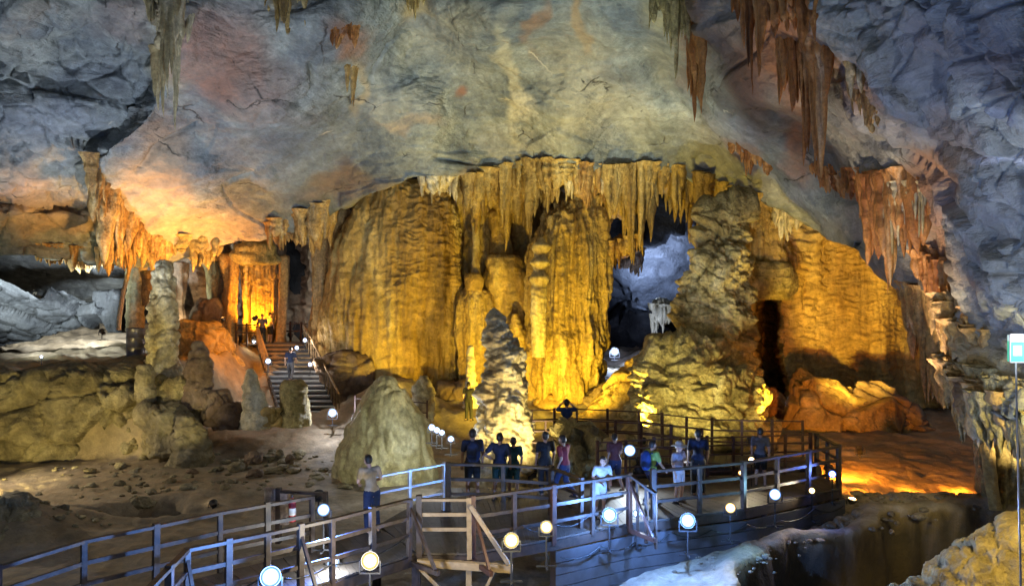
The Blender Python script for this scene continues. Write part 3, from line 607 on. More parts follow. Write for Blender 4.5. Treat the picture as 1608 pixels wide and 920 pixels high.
stone('boulder', [(672,870,930),(690,858,950),(720,850,978),(750,850,984),(775,850,985)], 22.4, 'olive', lambda p: d_rock(p, .8, .4, 74)+d_knob(p, 1.8, .15, 5), 'big craggy boulder behind the boy in white', 'rock', df=.7, seed=62)
stone('boulder', [(686,948,966),(700,940,978),(740,935,985),(765,935,985)], 21.6, 'gold', lambda p: d_rock(p, .7, .15, 75), 'smooth tan rock face right of the craggy boulder', 'rock', df=.7, seed=63)
stone('corner_boulder', [(822,1585,1700),(845,1545,1720),(880,1500,1740),(920,1440,1760),(980,1380,1780),(1040,1360,1800)], 13.6, 'ledge', lambda p: d_rock(p, 1.1, .2, 76)+.10*fbm(p*2.5, 4, 2)+.05*d_knob(p, 6, .8, 3), 'large yellow lit boulder in the bottom right corner', 'rock', df=.7, seed=64, wob=.08, px=1.7)
stone('sand_heap', [(778,-20,30),(800,-50,60),(822,-80,85),(838,-100,100)], 20.5, 'ledge', lambda p: d_rock(p, 1.2, .18, 77)+.06*billow(p*3, 3, 4), 'yellow heap of sediment at the left edge', 'rock', df=.8, seed=65)
rk = [(218,786,20,8,23.5),(345,775,16,9,25),(398,717,14,10,28.5),(440,712,9,8,28.9),(455,720,7,8,28),(640,694,8,5,30),(120,852,14,5,20),(400,741,12,6,27),(250,742,30,8,28.5),(190,757,10,4,26),(300,742,12,7,27.5),(1000,872,10,4,18.6),(1040,862,7,3,19)]
for i, (px, py, w, h, Y) in enumerate(rk):
    lab = ['small pale rock on the sand beyond the dark pool','pale stone right of the dark pool','round grey stone below the pointed stalagmite','small grey lump right of the round grey stone','upright dark stone left of the bell mound',
      'pebbly knob beside the bell mound','flat stone on the sand behind the left railing','low stone on the dark middle floor','long tan rock at the foot of the ledge','small stone on the grey mud flat','tan rock beside the knobby ledge foot','small stone on the lit path','pebble sized stone beside the lit path'][i]
    stone('stone', [(py-h,px-w*.4,px+w*.4),(py-h*.3,px-w*.9,px+w*.9),(py+h*.6,px-w,px+w),(py+h,px-w*.8,px+w*.8)], Y, 'brown' if i % 3 else 'ledge', lambda p, i=i: d_rock(p, 1.5, .12, 80+i), lab, 'rock', group='loose stones on the floor', seed=70+i, px=1.2)

# =============== hanging curtains ===============
C = curtain
C('stalactite_curtain', [(656,276),(718,276)], 35.2, M['pale'], 'short pale comb of stalactites over the golden dome', [(656,40),(690,52),(718,40)], 34, .16, seed=1, vault=.9, up=.3)
C('stalactite_curtain', [(728,290),(780,276),(835,264)], 36.0, M['goldv'], 'ragged golden curtain left of the draped column top', [(728,50),(770,95),(800,150),(835,110)], 80, .22, seed=2, layers=4, dy=1.8, vault=.9, up=.3)
C('stalactite_curtain', [(835,264),(905,268)], 35.6, M['goldv'], 'golden curtain above the draped column', [(835,90),(870,50),(905,45)], 50, .2, seed=3, layers=4, dy=1.6, vault=.9, up=.3)
C('stalactite_curtain', [(888,270),(902,268)], 34.9, M['pale'], 'single pale hanging blade above the draped column', [(888,52),(902,52)], 8, .14, seed=4, layers=2, dy=.5, vault=.9, up=.3)
C('stalactite_curtain', [(905,272),(950,272)], 36.2, M['amber'], 'brown curtain in the notch right of the draped column', [(905,36),(950,60)], 40, .2, seed=5, layers=4, dy=1.6, vault=.9, up=.3)
C('stalactite_curtain', [(948,276),(1015,270)], 35.6, M['goldv'], 'long golden curtain at the left of the passage', [(948,140),(975,150),(1000,140),(1015,95)], 80, .2, seed=6, layers=4, dy=1.8, vault=.9, up=.3)
C('stalactite_curtain', [(1012,270),(1075,276)], 35.6, M['goldv'], 'ragged golden curtain over the passage', [(1012,95),(1040,62),(1075,85)], 60, .18, seed=7, layers=4, dy=1.6, vault=.9, up=.3)
C('stalactite_curtain', [(1072,278),(1140,306)], 35.2, M['goldv'], 'thick golden curtain at the right of the passage', [(1072,90),(1105,85),(1140,100)], 70, .2, seed=8, layers=4, dy=1.8, vault=.9, up=.3)
C('stalactite_curtain', [(1138,306),(1205,322)], 34.6, M['goldv'], 'organ pipe curtain above the olive pillar', [(1138,90),(1170,80),(1205,60)], 60, .2, seed=9, layers=4, dy=1.6, vault=.9, up=.3)
C('stalactite_curtain', [(1205,324),(1260,346)], 34.2, M['pale'], 'small pale curtain at the right end of the golden row', [(1205,50),(1230,42),(1260,24)], 34, .16, seed=10, layers=3, dy=1.2, vault=.9, up=.3)
C('stalactite_curtain', [(940,400),(1000,385)], 36.6, M['amber'], 'lower crumbly fringe under the long golden curtain', [(940,20),(970,30),(1000,25)], 30, .16, seed=11)
C('rust_curtain', [(1228,76),(1290,78)], 21.2, M['rust'], 'long dark rust curtain hanging from the right wall', [(1228,100),(1250,120),(1268,175),(1285,150),(1290,40)], 80, .10, seed=12, group='rust coloured curtains', layers=4, dy=.7, rough=.12, root=False, vault=.05, up=.4)
C('rust_curtain', [(1325,284),(1368,284)], 20.6, M['rust'], 'small rust curtain left of the big fringed one', [(1325,30),(1345,55),(1368,30)], 26, .09, seed=13, group='rust coloured curtains', layers=3, dy=.6, rough=.12, root=False, vault=.15, up=.45)
C('rust_curtain', [(1364,284),(1400,280),(1440,286),(1462,306)], 20.0, M['rust'], 'big fringed rust and cream curtain on the right', [(1364,120),(1390,135),(1430,132),(1462,90)], 130, .13, seed=14, group='rust coloured curtains', layers=4, dy=1.0, rough=.12, root=False, vault=.0, up=.2)
C('rust_curtain', [(1372,292),(1448,292)], 19.35, M['pale'], 'cream front fringe of the big rust curtain', [(1372,60),(1400,105),(1425,120),(1448,95)], 34, .065, seed=15, group='rust coloured curtains', layers=2, dy=.3, rough=.10, pw=(3, 6), root=False, vault=-.4, up=.1)
C('rust_curtain', [(1440,396),(1480,440)], 21.5, M['rust'], 'blurred brown curtain beside the big fringed one', [(1440,50),(1480,44)], 40, .12, seed=16, group='rust coloured curtains', layers=3, dy=.8, rough=.15, root=False, vault=.15, up=.45)
C('rust_curtain', [(1150,222),(1175,240),(1205,262)], 26.2, M['rust'], 'little ragged rust curtain on the sloping rib', [(1150,12),(1180,34),(1205,18)], 30, .12, seed=17, group='rust coloured curtains', layers=2, dy=.6, rough=.2, root=False, vault=.15, up=.45)
C('rust_curtain', [(1158,-20),(1200,-10)], 20.6, M['rust'], 'long narrow rust streak curtain at the top right', [(1158,60),(1180,110),(1200,170)], 18, .10, seed=18, group='rust coloured curtains', layers=3, dy=.6, rough=.2, root=False, vault=.15, up=.45)
C('rust_curtain', [(1210,-20),(1275,10)], 19.8, M['rust'], 'broad rust curtain running off the top right edge', [(1210,60),(1240,85),(1275,50)], 40, .12, seed=19, group='rust coloured curtains', layers=3, dy=.7, rough=.2, root=False, vault=.15, up=.45)
C('rust_curtain', [(1338,100),(1362,140),(1378,190)], 18.2, M['amber'], 'arched fringe on the shoulder right of the dark rust curtain', [(1338,50),(1360,62),(1378,20)], 70, .10, seed=20, group='rust coloured curtains', layers=2, dy=.4, rough=.15, root=False, vault=.15, up=.45)
C('rust_curtain', [(1076,30),(1102,60)], 23.2, M['rust'], 'thin twisted rust drapery on the edge of the right wall', [(1076,60),(1090,135),(1102,160)], 16, .12, seed=21, group='rust coloured curtains', layers=2, dy=.5, rough=.25, root=False, vault=.15, up=.45)
C('rust_curtain', [(1275,262),(1330,300)], 21.0, M['rust'], 'small rusty fringe joining two curtains', [(1275,16),(1300,24),(1330,14)], 70, .10, seed=22, group='rust coloured curtains', layers=2, dy=.5, rough=.2, root=False, vault=.15, up=.45)
C('amber_curtain', [(152,256),(175,300),(215,350),(268,386)], 33.6, M['amber'], 'bright amber curtain down the edge of the left bulge', [(152,50),(170,95),(200,80),(240,50),(268,34)], 130, .20, seed=23, group='amber curtains', layers=4, dy=1.6, rough=.3, root=False, vault=.5, up=.6)
C('amber_curtain', [(176,350),(262,386)], 34.6, M['amber'], 'lower frilled skirt of the bright amber curtain', [(176,85),(220,78),(262,40)], 70, .2, seed=24, group='amber curtains', layers=3, dy=1.2, rough=.35, root=False, vault=.5, up=.6)
C('amber_curtain', [(68,402),(180,410)], 36.0, M['amber'], 'thin gold fringe over the bright left chamber', [(68,16),(120,20),(180,18)], 60, .16, seed=25, group='amber curtains', layers=2, dy=.8, rough=.3, root=False, vault=.5, up=.6)
C('amber_curtain', [(428,372),(480,352),(520,336)], 38.6, M['amber'], 'amber curtain draped left of the golden dome', [(428,34),(460,34),(500,40),(520,60)], 70, .2, seed=26, group='amber curtains', layers=3, dy=1.4, root=False, vault=.5, up=.6)
C('amber_curtain', [(268,392),(345,388)], 40.5, M['olive'], 'olive fringe over the grey pillars', [(268,24),(310,34),(345,30)], 40, .22, seed=27, group='amber curtains', layers=3, dy=1.4, root=False, vault=.5, up=.6)
C('top_curtain', [(412,-20),(478,-10)], 24.2, M['goldv'], 'golden comb of stalactites at the top edge left of centre', [(412,60),(440,70),(478,45)], 40, .12, seed=28, group='hanging tufts at the top edge', dy=.8, rough=.2, root=False, vault=.1, up=.45)
C('top_curtain', [(628,-25),(668,-20)], 24.6, M['goldv'], 'small golden tuft at the top edge centre', [(628,50),(650,66),(668,40)], 22, .11, seed=29, group='hanging tufts at the top edge', dy=.7, rough=.2, root=False, vault=.1, up=.45)
C('top_curtain', [(1022,-20),(1080,0)], 22.8, M['olive'], 'olive comb of stalactites at the top edge right of centre', [(1022,60),(1055,105),(1080,70)], 36, .11, seed=30, group='hanging tufts at the top edge', dy=.8, rough=.2, root=False, vault=.1, up=.45)
C('top_curtain', [(228,-30),(292,-10)], 23.0, M['pale'], 'twisted yellow and white tuft down the left fold', [(228,45),(255,110),(268,160),(292,60)], 40, .12, seed=31, group='hanging tufts at the top edge', dy=.9, rough=.3, root=False, vault=.1, up=.45)
C('top_curtain', [(242,90),(262,110)], 25.6, M['pale'], 'narrow white drip below the twisted left tuft', [(242,14),(252,55),(262,30)], 12, .09, seed=32, group='hanging tufts at the top edge', layers=2, dy=.4, rough=.25, root=False, vault=.1, up=.45)
C('top_curtain', [(512,50),(566,40)], 27.0, M['rust'], 'dark rust lump hanging on the grey vault', [(512,22),(545,56),(566,44)], 26, .14, seed=33, group='hanging tufts at the top edge', layers=3, dy=.6, rough=.3, root=False, vault=.1, up=.45)
C('top_curtain', [(546,100),(560,104)], 28.3, M['amber'], 'narrow tan trickle below the dark rust lump', [(546,60),(560,90)], 9, .09, seed=34, group='hanging tufts at the top edge', layers=2, dy=.3, rough=.3, root=False, vault=.1, up=.45)
C('wall_curtain', [(1445,470),(1500,500),(1545,560)], 23.0, M['amber'], 'long ragged dripstone curtain on the right overhang', [(1445,105),(1475,115),(1500,90),(1545,50)], 90, .16, seed=35, group='curtains under the right overhang', layers=4, dy=1.6, rough=.3, root=False, vault=.5, up=.6)
C('wall_curtain', [(1530,600),(1608,650),(1640,660)], 19.4, M['olive'], 'lower dripstone fringe over the grooved column', [(1530,50),(1570,80),(1608,70),(1640,70)], 60, .14, seed=36, group='curtains under the right overhang', layers=4, dy=1.3, rough=.3, root=False, vault=.5, up=.6)
C('wall_curtain', [(1490,590),(1530,628),(1570,655)], 21.4, M['amber'], 'yellow frilled fringe between the two overhang curtains', [(1490,50),(1530,62),(1570,50)], 130, .17, seed=37, group='curtains under the right overhang', layers=3, dy=1.0, rough=.3, root=False, vault=.5, up=.6)
C('wall_curtain', [(1425,450),(1455,490),(1470,540)], 24.0, M['amber'], 'brown fringe on the rim below the big fringed curtain', [(1425,40),(1455,70),(1470,80)], 60, .13, seed=40, group='curtains under the right overhang', layers=3, dy=1.2, rough=.3, root=False, vault=.3, up=.5)
C('wall_curtain', [(1555,650),(1620,672),(1660,690)], 19.4, M['olive'], 'row of thick blades over the grooved column', [(1555,60),(1620,80),(1660,70)], 40, .16, seed=41, group='curtains under the right overhang', layers=3, dy=1.2, rough=.3, root=False, vault=.4, up=.5)
C('passage_curtain', [(1022,488),(1056,490)], 50, M['pale'], 'pinkish pale icicles hanging inside the dark passage', [(1022,30),(1040,48),(1056,20)], 16, .16, seed=38, group='stalactites in the passage', dy=.8)
C('passage_curtain', [(975,415),(1010,400)], 48, M['brown'], 'small dark crusty hanging on the passage roof', [(975,16),(1010,26)], 16, .2, seed=39, group='stalactites in the passage', dy=.8)
# =============== walkways ===============
DZ = 1.4
def resample(pts, n):
    pts = [A(q, float) if False else np.array(q, float) for q in pts]
    L = [0]
    for a, b in zip(pts[:-1], pts[1:]): L.append(L[-1]+np.linalg.norm(b-a))
    t = np.linspace(0, L[-1], n)
    return np.stack([np.interp(t, L, [q[k] for q in pts]) for k in range(len(pts[0]))], 1), L[-1]
def deck(name, label, Lp, Rp, z, plank=.15, skirt=None, posts=True, zb=-.2, mat='deck'):
    t = thing(name, label, 'boardwalk', (0, 0, 0))
    _, l1 = resample(Lp, 2); _, l2 = resample(Rp, 2); n = int(max(l1, l2)/plank)
    # matching fractions keyed at each corner
    k = len(Lp); fr = np.linspace(0, k-1, n+1)
    Lr = np.stack([np.interp(fr, range(k), [q[j] for q in Lp]) for j in (0, 1)], 1)
    Rr = np.stack([np.interp(fr, range(k), [q[j] for q in Rp]) for j in (0, 1)], 1)
    bm = bmesh.new()
    for i in range(n):
        a, b, c, d = Lr[i], Rr[i], Rr[i+1], Lr[i+1]
        g = .05; b2 = b+(c-b)*g; a2 = a+(d-a)*g; dz = random.uniform(-.004, .004)
        top = [bm.verts.new((q[0], q[1], z+dz)) for q in (a2, b2, c, d)]; bot = [bm.verts.new((q[0], q[1], z-.04+dz)) for q in (a2, b2, c, d)]
        bm.faces.new(top); bm.faces.new(bot[::-1])
        for e in range(4): bm.faces.new((top[e], bot[e], bot[(e+1) % 4], top[(e+1) % 4]))
    bmesh.ops.recalc_face_normals(bm, faces=bm.faces[:])
    fin('deck_boards', bm, M[mat], t)
    for pts, sgn in ((Lp, 1), (Rp, -1)):
        bm = bmesh.new()
        for a, b in zip(pts[:-1], pts[1:]): cr_bar(bm, (a[0], a[1], z-.14), (b[0], b[1], z-.14), .07, .19)
        fin('beam', bm, M['wood'], t)
    if posts:
        for pts in (Lp, Rp):
            R, L = resample(pts, max(2, int(resample(pts, 2)[1]/2.2)))
            for q in R:
                bm = bmesh.new(); cr_bar(bm, (q[0], q[1], zb), (q[0], q[1], z-.24), .12, .12); fin('support_post', bm, M['wood'], t)
    return t
deck('boardwalk', 'plank boardwalk curving in from the bottom left corner', [(-8.6,8.2),(-7.5,11.2),(-6.9,12.4),(-5.3,14),(-3.9,15.2),(-3.0,16.8)], [(-5.2,8.2),(-4.95,10.4),(-5.1,12),(-4.1,12.8),(-3.2,13.6),(-1.9,15.0)], DZ)
deck('boardwalk', 'wide plank platform crossing the middle with people on it', [(-2.95,16.85),(-1.8,20),(.8,20.1),(2.2,20.6),(3.9,21.1),(8.6,21.8)], [(-1.86,15.02),(-.84,15),(.86,15.9),(2.64,17),(5.5,18.1),(8.6,20)], DZ-.002)
deck('boardwalk', 'farther raised walkway below the draped column', [(-.2,25.6),(2.2,26.0),(4.2,25.4),(6.2,23.6),(9,23.4)], [(.2,23.4),(2.4,23.4),(3.9,23.0),(5.6,21.95),(8.9,22.0)], DZ+.1)
# dark boarded skirt below the platform
def skirt(name, label, pts, z0, z1):
    t = thing(name, label, 'skirt boards'); 
    for a, b in zip(pts[:-1], pts[1:]):
        bm = bmesh.new(); n = 5; h = (z1-z0)/n
        for k in range(n): cr_bar(bm, (a[0], a[1], z0+h*(k+.5)), (b[0], b[1], z0+h*(k+.5)), .03, h*.93)
        fin('board_panel', bm, M['skirt'], t)
skirt('skirt', 'dark horizontal boards closing the front below the platform', [(.9,15.84),(2.66,16.92),(5.52,18.0),(8.66,19.9)], -.1, DZ-.25)
skirt('skirt', 'dark horizontal boards closing the end of the platform', [(8.68,19.95),(8.7,21.8)], .2, DZ-.25)
skirt('skirt', 'boards closing the front of the farther walkway', [(.2,23.33),(2.4,23.33),(3.9,22.93),(5.6,21.9)], .2, DZ-.15)
def railing(name, label, pts, h=1.1, sp=1.0, rails=(1.07, .72, .38), mat='wood', pw=.09, rw=.05, rh=.07, group='walkway railings', braces=0, mats=None, flip=1, baluster=0):
    t = thing(name, label, 'railing', pts[0], 0, group); o = A(pts[0], )
    loc = [Vector(q)-Vector(pts[0]) for q in pts]
    pp = []
    for a, b in zip(loc[:-1], loc[1:]):
        n = max(1, round((b-a).length/sp)); 
        for k in range(n): pp.append((a+(b-a)*k/n, (b-a).normalized()))
    pp.append((loc[-1], (loc[-1]-loc[-2]).normalized()))
    for k, (q, d) in enumerate(pp):
        bm = bmesh.new(); s = 1.0 if k % 2 else 1.18
        cr_box(bm, q+Vector((0,0,h/2-.06)), (pw*s, pw*s, h+.12+(.06 if k % 2 == 0 else 0)+random.uniform(-.012,.02)), Matrix.Rotation(math.atan2(d.y, d.x)+random.uniform(-.05,.05), 3, 'Z') @ Matrix.Rotation(random.uniform(-.014,.014), 3, 'X') @ Matrix.Rotation(random.uniform(-.014,.014), 3, 'Y'))
        fin('post', bm, M[mats[k % len(mats)] if mats else mat], t, bev=.006)
        if braces and k % braces == 0:
            bm = bmesh.new(); out = Vector((d.y, -d.x, 0))*flip
            cr_bar(bm, q+Vector((0,0,h*.86)), q+out*.75+Vector((0,0,-.1)), .05, .06)
            cr_bar(bm, q+out*-.1+Vector((0,0,-.15)), q+out*.85+Vector((0,0,-.15)), .07, .09)
            fin('brace', bm, M[mats[0] if mats else 'wood'], t)
    for r in rails:
        bm = bmesh.new()
        for a, b in zip(loc[:-1], loc[1:]):
            top = r == rails[0]; cr_bar(bm, a+Vector((0,0,r)), b+Vector((0,0,r)), rw*(2.0 if top else 1), rh*(.75 if top else 1))
        fin('top_rail' if r == rails[0] else 'rail', bm, M[mat], t)
    return t
z = DZ
railing('railing', 'dark wooden railing along the far side of the left boardwalk', [(-7.9,9.2,z),(-7.55,11.2,z),(-6.95,12.4,z),(-5.35,14,z),(-3.95,15.1,z)], sp=.95, group='walkway railings')
railing('railing', 'blue lit railing along the near side of the left boardwalk', [(-5.0,9.4,z),(-4.95,10.4,z),(-5.1,12,z),(-4.1,12.8,z),(-3.2,13.6,z),(-2.0,14.9,z)], sp=.8, braces=3)
railing('railing', 'pale steel railing beside the bell shaped mound', [(-3.05,16.7,z),(-1.6,18.0,z)], sp=1.1, mat='metal', rails=(1.07,.7,.4), rw=.035, rh=.045, pw=.07)
railing('railing', 'dark railing between the two standing men and the steps', [(-1.5,18.0,z),(-.2,17.9,z),(.9,17.6,z),(1.5,16.6,z)], sp=1.0)
railing('railing', 'short railing of new timber with a slanted outrigger brace', [(-1.82,15.0,z),(-.84,15.0,z)], h=1.1, sp=1.0, rails=(1.05,.76,.47), mat='wood2', mats=['wood','wood2'], pw=.10)
railing('railing', 'reddish railing rising from the new timber post', [(-.78,15.03,z),(.86,15.9,z),(2.6,16.95,z)], sp=1.0, rails=(1.07,.7,.35), braces=4, mats=['rail_red','wood'])
railing('railing', 'dark railing corner with upright slats in front of the crowd', [(2.6,17.0,z),(3.1,16.5,z-.3)], sp=.22, pw=.06, rails=(1.07,))
railing('railing', 'long dark railing behind the row of floodlights', [(3.2,17.3,z),(5.5,18.15,z),(8.55,20.05,z)], sp=1.15, mat='wood')
railing('railing', 'dark railing closing the right end of the platform', [(8.6,20.1,z),(8.65,21.7,z)], sp=.8)
railing('railing', 'railing along the far edge of the platform under the layered mound', [(2.3,20.6,z),(3.9,21.05,z),(8.5,21.75,z)], sp=.8, rails=(1.07,.85,.6,.35,.12), mat='rail_red', rw=.035, rh=.04, pw=.07)
railing('railing', 'rusty railing of the farther walkway in front of the tan rocks', [(.35,23.5,z+.1),(2.4,23.5,z+.1),(3.9,23.05,z+.1),(5.5,22.1,z+.1)], sp=.75, rails=(1.07,.75,.4), mat='rail_red', rw=.04, rh=.045, pw=.07)
railing('railing', 'back railing of the farther walkway', [(-.1,25.5,z+.1),(2.2,25.9,z+.1),(4.2,25.3,z+.1),(6.2,23.7,z+.1),(8.9,23.4,z+.1)], sp=.9, rails=(1.07,.75,.4), mat='rail_red', rw=.04, rh=.045, pw=.07)
railing('railing', 'small dark rail behind the stone totem post', [(-4.95,16.2,z-.05),(-3.9,16.0,z-.05)], h=1.0, sp=1.05, rails=(.95,))
railing('railing', 'short rail at the foot of the staircase beside the dome', [(-6.4,31.2,1.2),(-3.4,30.6,1.1)], sp=1.0, rails=(1.0,.6), mat='rail_red', rw=.04, rh=.045, pw=.06)
# outrigger beam with its post and braces in front of the platform
t = thing('outrigger_frame', 'pale timber outrigger beam with post and slanted brace under the platform', 'timber frame', (-.84,14.9,0))
for nm, a, b, w in (('beam', (-1.0,.02,1.25),(.85,-.25,1.22), .13),('post', (0,-.02,-.1),(0,-.02,1.18), .11),('brace', (.03,.0,2.35),(.78,-.24,1.3), .07),('brace', (-.02,-.04,.2),(-.95,-.04,1.15), .06),('brace', (.1,-.04,.3),(-.35,-.3,1.15) if 0 else (.5,-.15,1.15), .05)):
    bm = bmesh.new(); cr_bar(bm, a, b, w, w*1.1); fin(nm, bm, M['wood2'], t, bev=.006)
# cables sagging along the boards
M['cable'] = simple('cable_rubber', (.012,.012,.013), .5, bump=0)
def cable(label, pts, r=.014, sag=.14):
    bm = bmesh.new(); q = []
    for a, b in zip(pts[:-1], pts[1:]):
        a, b = Vector(a), Vector(b)
        for k in range(8): u = k/8; q.append(a.lerp(b, u)-Vector((0,0,sag*4*u*(1-u))))
    q.append(Vector(pts[-1]))
    for a, b in zip(q[:-1], q[1:]): cr_tube(bm, a, b, r, r, 6, False)
    bmesh.ops.remove_doubles(bm, verts=bm.verts[:], dist=.004)
    return tag(fin('cable', bm, M['cable'], smooth=True), label, 'cable', 'lamp cables')
cable('black cable sagging along the boards under the floodlight row', [(1.0,15.8,1.05),(1.9,16.35,1.1),(2.7,16.86,1.0),(3.6,17.25,1.1),(4.6,17.6,1.05),(5.5,17.9,1.1),(6.5,18.5,1.0),(7.6,19.2,1.1),(8.6,19.8,1.0)])
cable('black cable looped along the near railing of the left boardwalk', [(-5.14,12.0,1.75),(-4.1,12.74,1.8),(-3.2,13.52,1.7),(-2.0,14.84,1.8)])
cable('thin cable hanging on the railing in front of the crowd', [(-.7,15.0,1.75),(.2,15.5,1.8),(.9,15.86,1.7),(1.7,16.35,1.8),(2.5,16.85,1.75)], .011)
# the staircase
t = thing('staircase', 'dark staircase climbing to the upper left terrace', 'staircase', (0, 0, 0))
n = 16; b0 = (P(440,655,34), P(533,655,34)); t0 = (P(404,541,39.5), P(478,541,39.5))
zb, zt = b0[0].z, t0[0].z
for k in range(n):
    f = k/(n-1); f2 = (k+1)/(n-1); bm = bmesh.new()
    l = b0[0].lerp(t0[0], f); r = b0[1].lerp(t0[1], f); zz = zb+(zt-zb)*f
    cr_bar(bm, (l.x, l.y+.15, zz-.03), (r.x, l.y+.15, zz-.03), .34, .06); fin('tread', bm, M['wood2'] if k > 9 else M['metal'], t)
    bm = bmesh.new(); cr_bar(bm, (l.x, l.y+.30, zz+.05), (r.x, l.y+.30, zz+.05), .02, .12); fin('riser', bm, M['skirt'], t)
for l, u in ((b0[0], t0[0]), (b0[1], t0[1])):
    bm = bmesh.new(); cr_bar(bm, l+Vector((0,.1,-.1)), u+Vector((0,.1,-.1)), .06, .32); fin('stringer', bm, M['wood'], t)
for l, u, k0 in ((b0[1], t0[1], 0), (b0[0], t0[0], 7)):
    bm = bmesh.new(); s = l.lerp(u, k0/14); cr_bar(bm, s+Vector((0,0,1.0)), u+Vector((0,0,1.0)), .07, .09); fin('handrail', bm, M['wood2'], t)
    for k in range(k0, 15):
        q = l.lerp(u, k/14); bm = bmesh.new(); cr_bar(bm, q, q+Vector((0,0,.96)), .05, .05); fin('baluster', bm, M['wood2'], t)
railing('railing', 'dark rails around the landing at the top of the staircase', [(t0[0].x-1.2,39.8,zt),(t0[0].x-.05,39.7,zt)], sp=.6, rails=(1.0,.6))
railing('railing', 'rail across the back of the top landing', [(t0[0].x,41.5,zt),(t0[1].x+.4,41.5,zt)], sp=.6, rails=(1.0,.6), mat='rail_red')
deck('boardwalk', 'small landing at the top of the staircase', [(t0[0].x-1.4,39.8),(t0[0].x-1.4,42)], [(t0[1].x+.4,39.8),(t0[1].x+.4,42)], zt, posts=True, zb=zt-1.6)
# small objects
t = thing('oil_drum', 'dark upright drum standing on the left terrace', 'drum', P(213,560,31.6))
h = P(0,515,31.6).z-P(0,560,31.6).z; r = 14/F*31.6
bm = bmesh.new()
for k in range(12):
    pass
prof = [(0,0),(r*.97,0),(r,.02),(r,.04),(r*.96,.06),(r*.96,h*.32),(r,h*.335),(r,h*.345),(r*.96,h*.36),(r*.96,h*.65),(r,h*.665),(r,h*.675),(r*.96,h*.69),(r*.96,h*.96),(r,h*.975),(r,h),(r*.94,h),(r*.94,h-.03),(0,h-.03)]
ns = 40; G = np.array([[(a*math.cos(6.2832*j/ns), a*math.sin(6.2832*j/ns), b) for j in range(ns)] for a, b in prof])
M['drum'] = simple('drum_paint', (.10,.09,.11), .35, .3, var=.4, scale=3)
bm.free(); link('drum_shell', fast_mesh('drum_shell', G.reshape(-1, 3), gq(len(prof), ns, True)), M['drum'], t)
bm = bmesh.new(); cr_tube(bm, (r*.55,0,h-.03), (r*.55,0,h+.0), .05); fin('bung', bm, M['metal'], t)
# lamp box on a thin pole at the right
M['green_glass'] = simple('green_panel', (.05,.40,.22), .3, 0, var=.1, emit=(.06,.62,.34), es=.55)
M['white_glass'] = simple('white_panel', (.35,.42,.38), .3, 0, var=.05, emit=(.72,1,.88), es=.45)
q = P(1595, 548, 11.0); s = 11.0/F
t = thing('sign_box', 'glowing green and white box on a thin pole at the right edge', 'lit box', (q.x, q.y, q.z))
bm = bmesh.new(); cr_box(bm, (0,0,-3*s), (21*s, .09, 33*s)); fin('green_panel', bm, M['green_glass'], t, bev=.006)
bm = bmesh.new(); cr_box(bm, (0,-.002,17*s), (21*s, .095, 11*s)); fin('white_panel', bm, M['white_glass'], t, bev=.006)
bm = bmesh.new(); cr_box(bm, (-1*s,-.052,-2*s), (13*s, .02, 16*s)); fin('lamp_glass', bm, M['white_glass'], t, bev=.004)
bm = bmesh.new()
for a, b in (((-10.5,-20),(10.5,-20)),((10.5,-20),(10.5,23)),((-10.5,-20),(-10.5,23)),((-10.5,23),(10.5,23))): cr_bar(bm, (a[0]*s,-.03,a[1]*s), (b[0]*s,-.03,b[1]*s), .02, .02)
fin('frame', bm, M['metal'], t)
bm = bmesh.new(); cr_tube(bm, (0,0,-20*s), (.11,0,-5.0), .013, .016); fin('pole', bm, M['metal'], t, smooth=True)
# carved stone totem with red box next to the boardwalk
t = thing('stone_post', 'weathered pinkish stone slab post beside the boardwalk', 'stone post', P(434,822,16.4))
M['pinkstone'] = rock_mat('pink_stone', [(.25,.17,.14),(.5,.38,.3),(.66,.56,.46)], 2.5, bump=.5, fine=14, dist=.05)
s = 16.2/F
for k, (x0, x1, y1) in enumerate([(-18,-5,58),(-4,5,56),(6,19,54)]):
    rows = [(822-y1, 434+x0, 434+x1), (822-y1*.5, 434+x0, 434+x1), (822, 434+x0, 434+x1)]
    o = body('slab', rows, 16.2+.02*k, M['pinkstone'], lambda p: .05*fbm(p*3, 3, 4)+.05*d_knob(p, 3, .6, 3), df=.9, px=1, parent=None, sq=.5, seed=k)
    o.parent = t; o.matrix_parent_inverse = Matrix.Translation(-t.location)
bm = bmesh.new(); M['red'] = simple('red_paint', (.5,.03,.03), .35, 0, var=.1); M['whitep'] = simple('white_paint', (.75,.75,.74), .4, 0, var=.08)
q = P(459, 818, 15.3); t = thing('fire_extinguisher', 'small red extinguisher hung on the blue lit railing', 'extinguisher', (q.x, q.y, q.z))
cr_tube(bm, (0,0,0), (0,0,.4), .07, .07, 16); cr_tube(bm, (0,0,.4), (0,0,.47), .07, .025, 16); fin('cylinder', bm, M['red'], t, smooth=False)
bm = bmesh.new(); cr_tube(bm, (0,0,.47), (0,0,.53), .02); cr_bar(bm, (-.02,0,.53), (.09,0,.56), .02, .015); fin('valve', bm, M['black'], t)
bm = bmesh.new(); cr_tube(bm, (0,0,.13), (0,0,.27), .0715, .0715, 16, False); fin('paper_label', bm, M['whitep'], t)

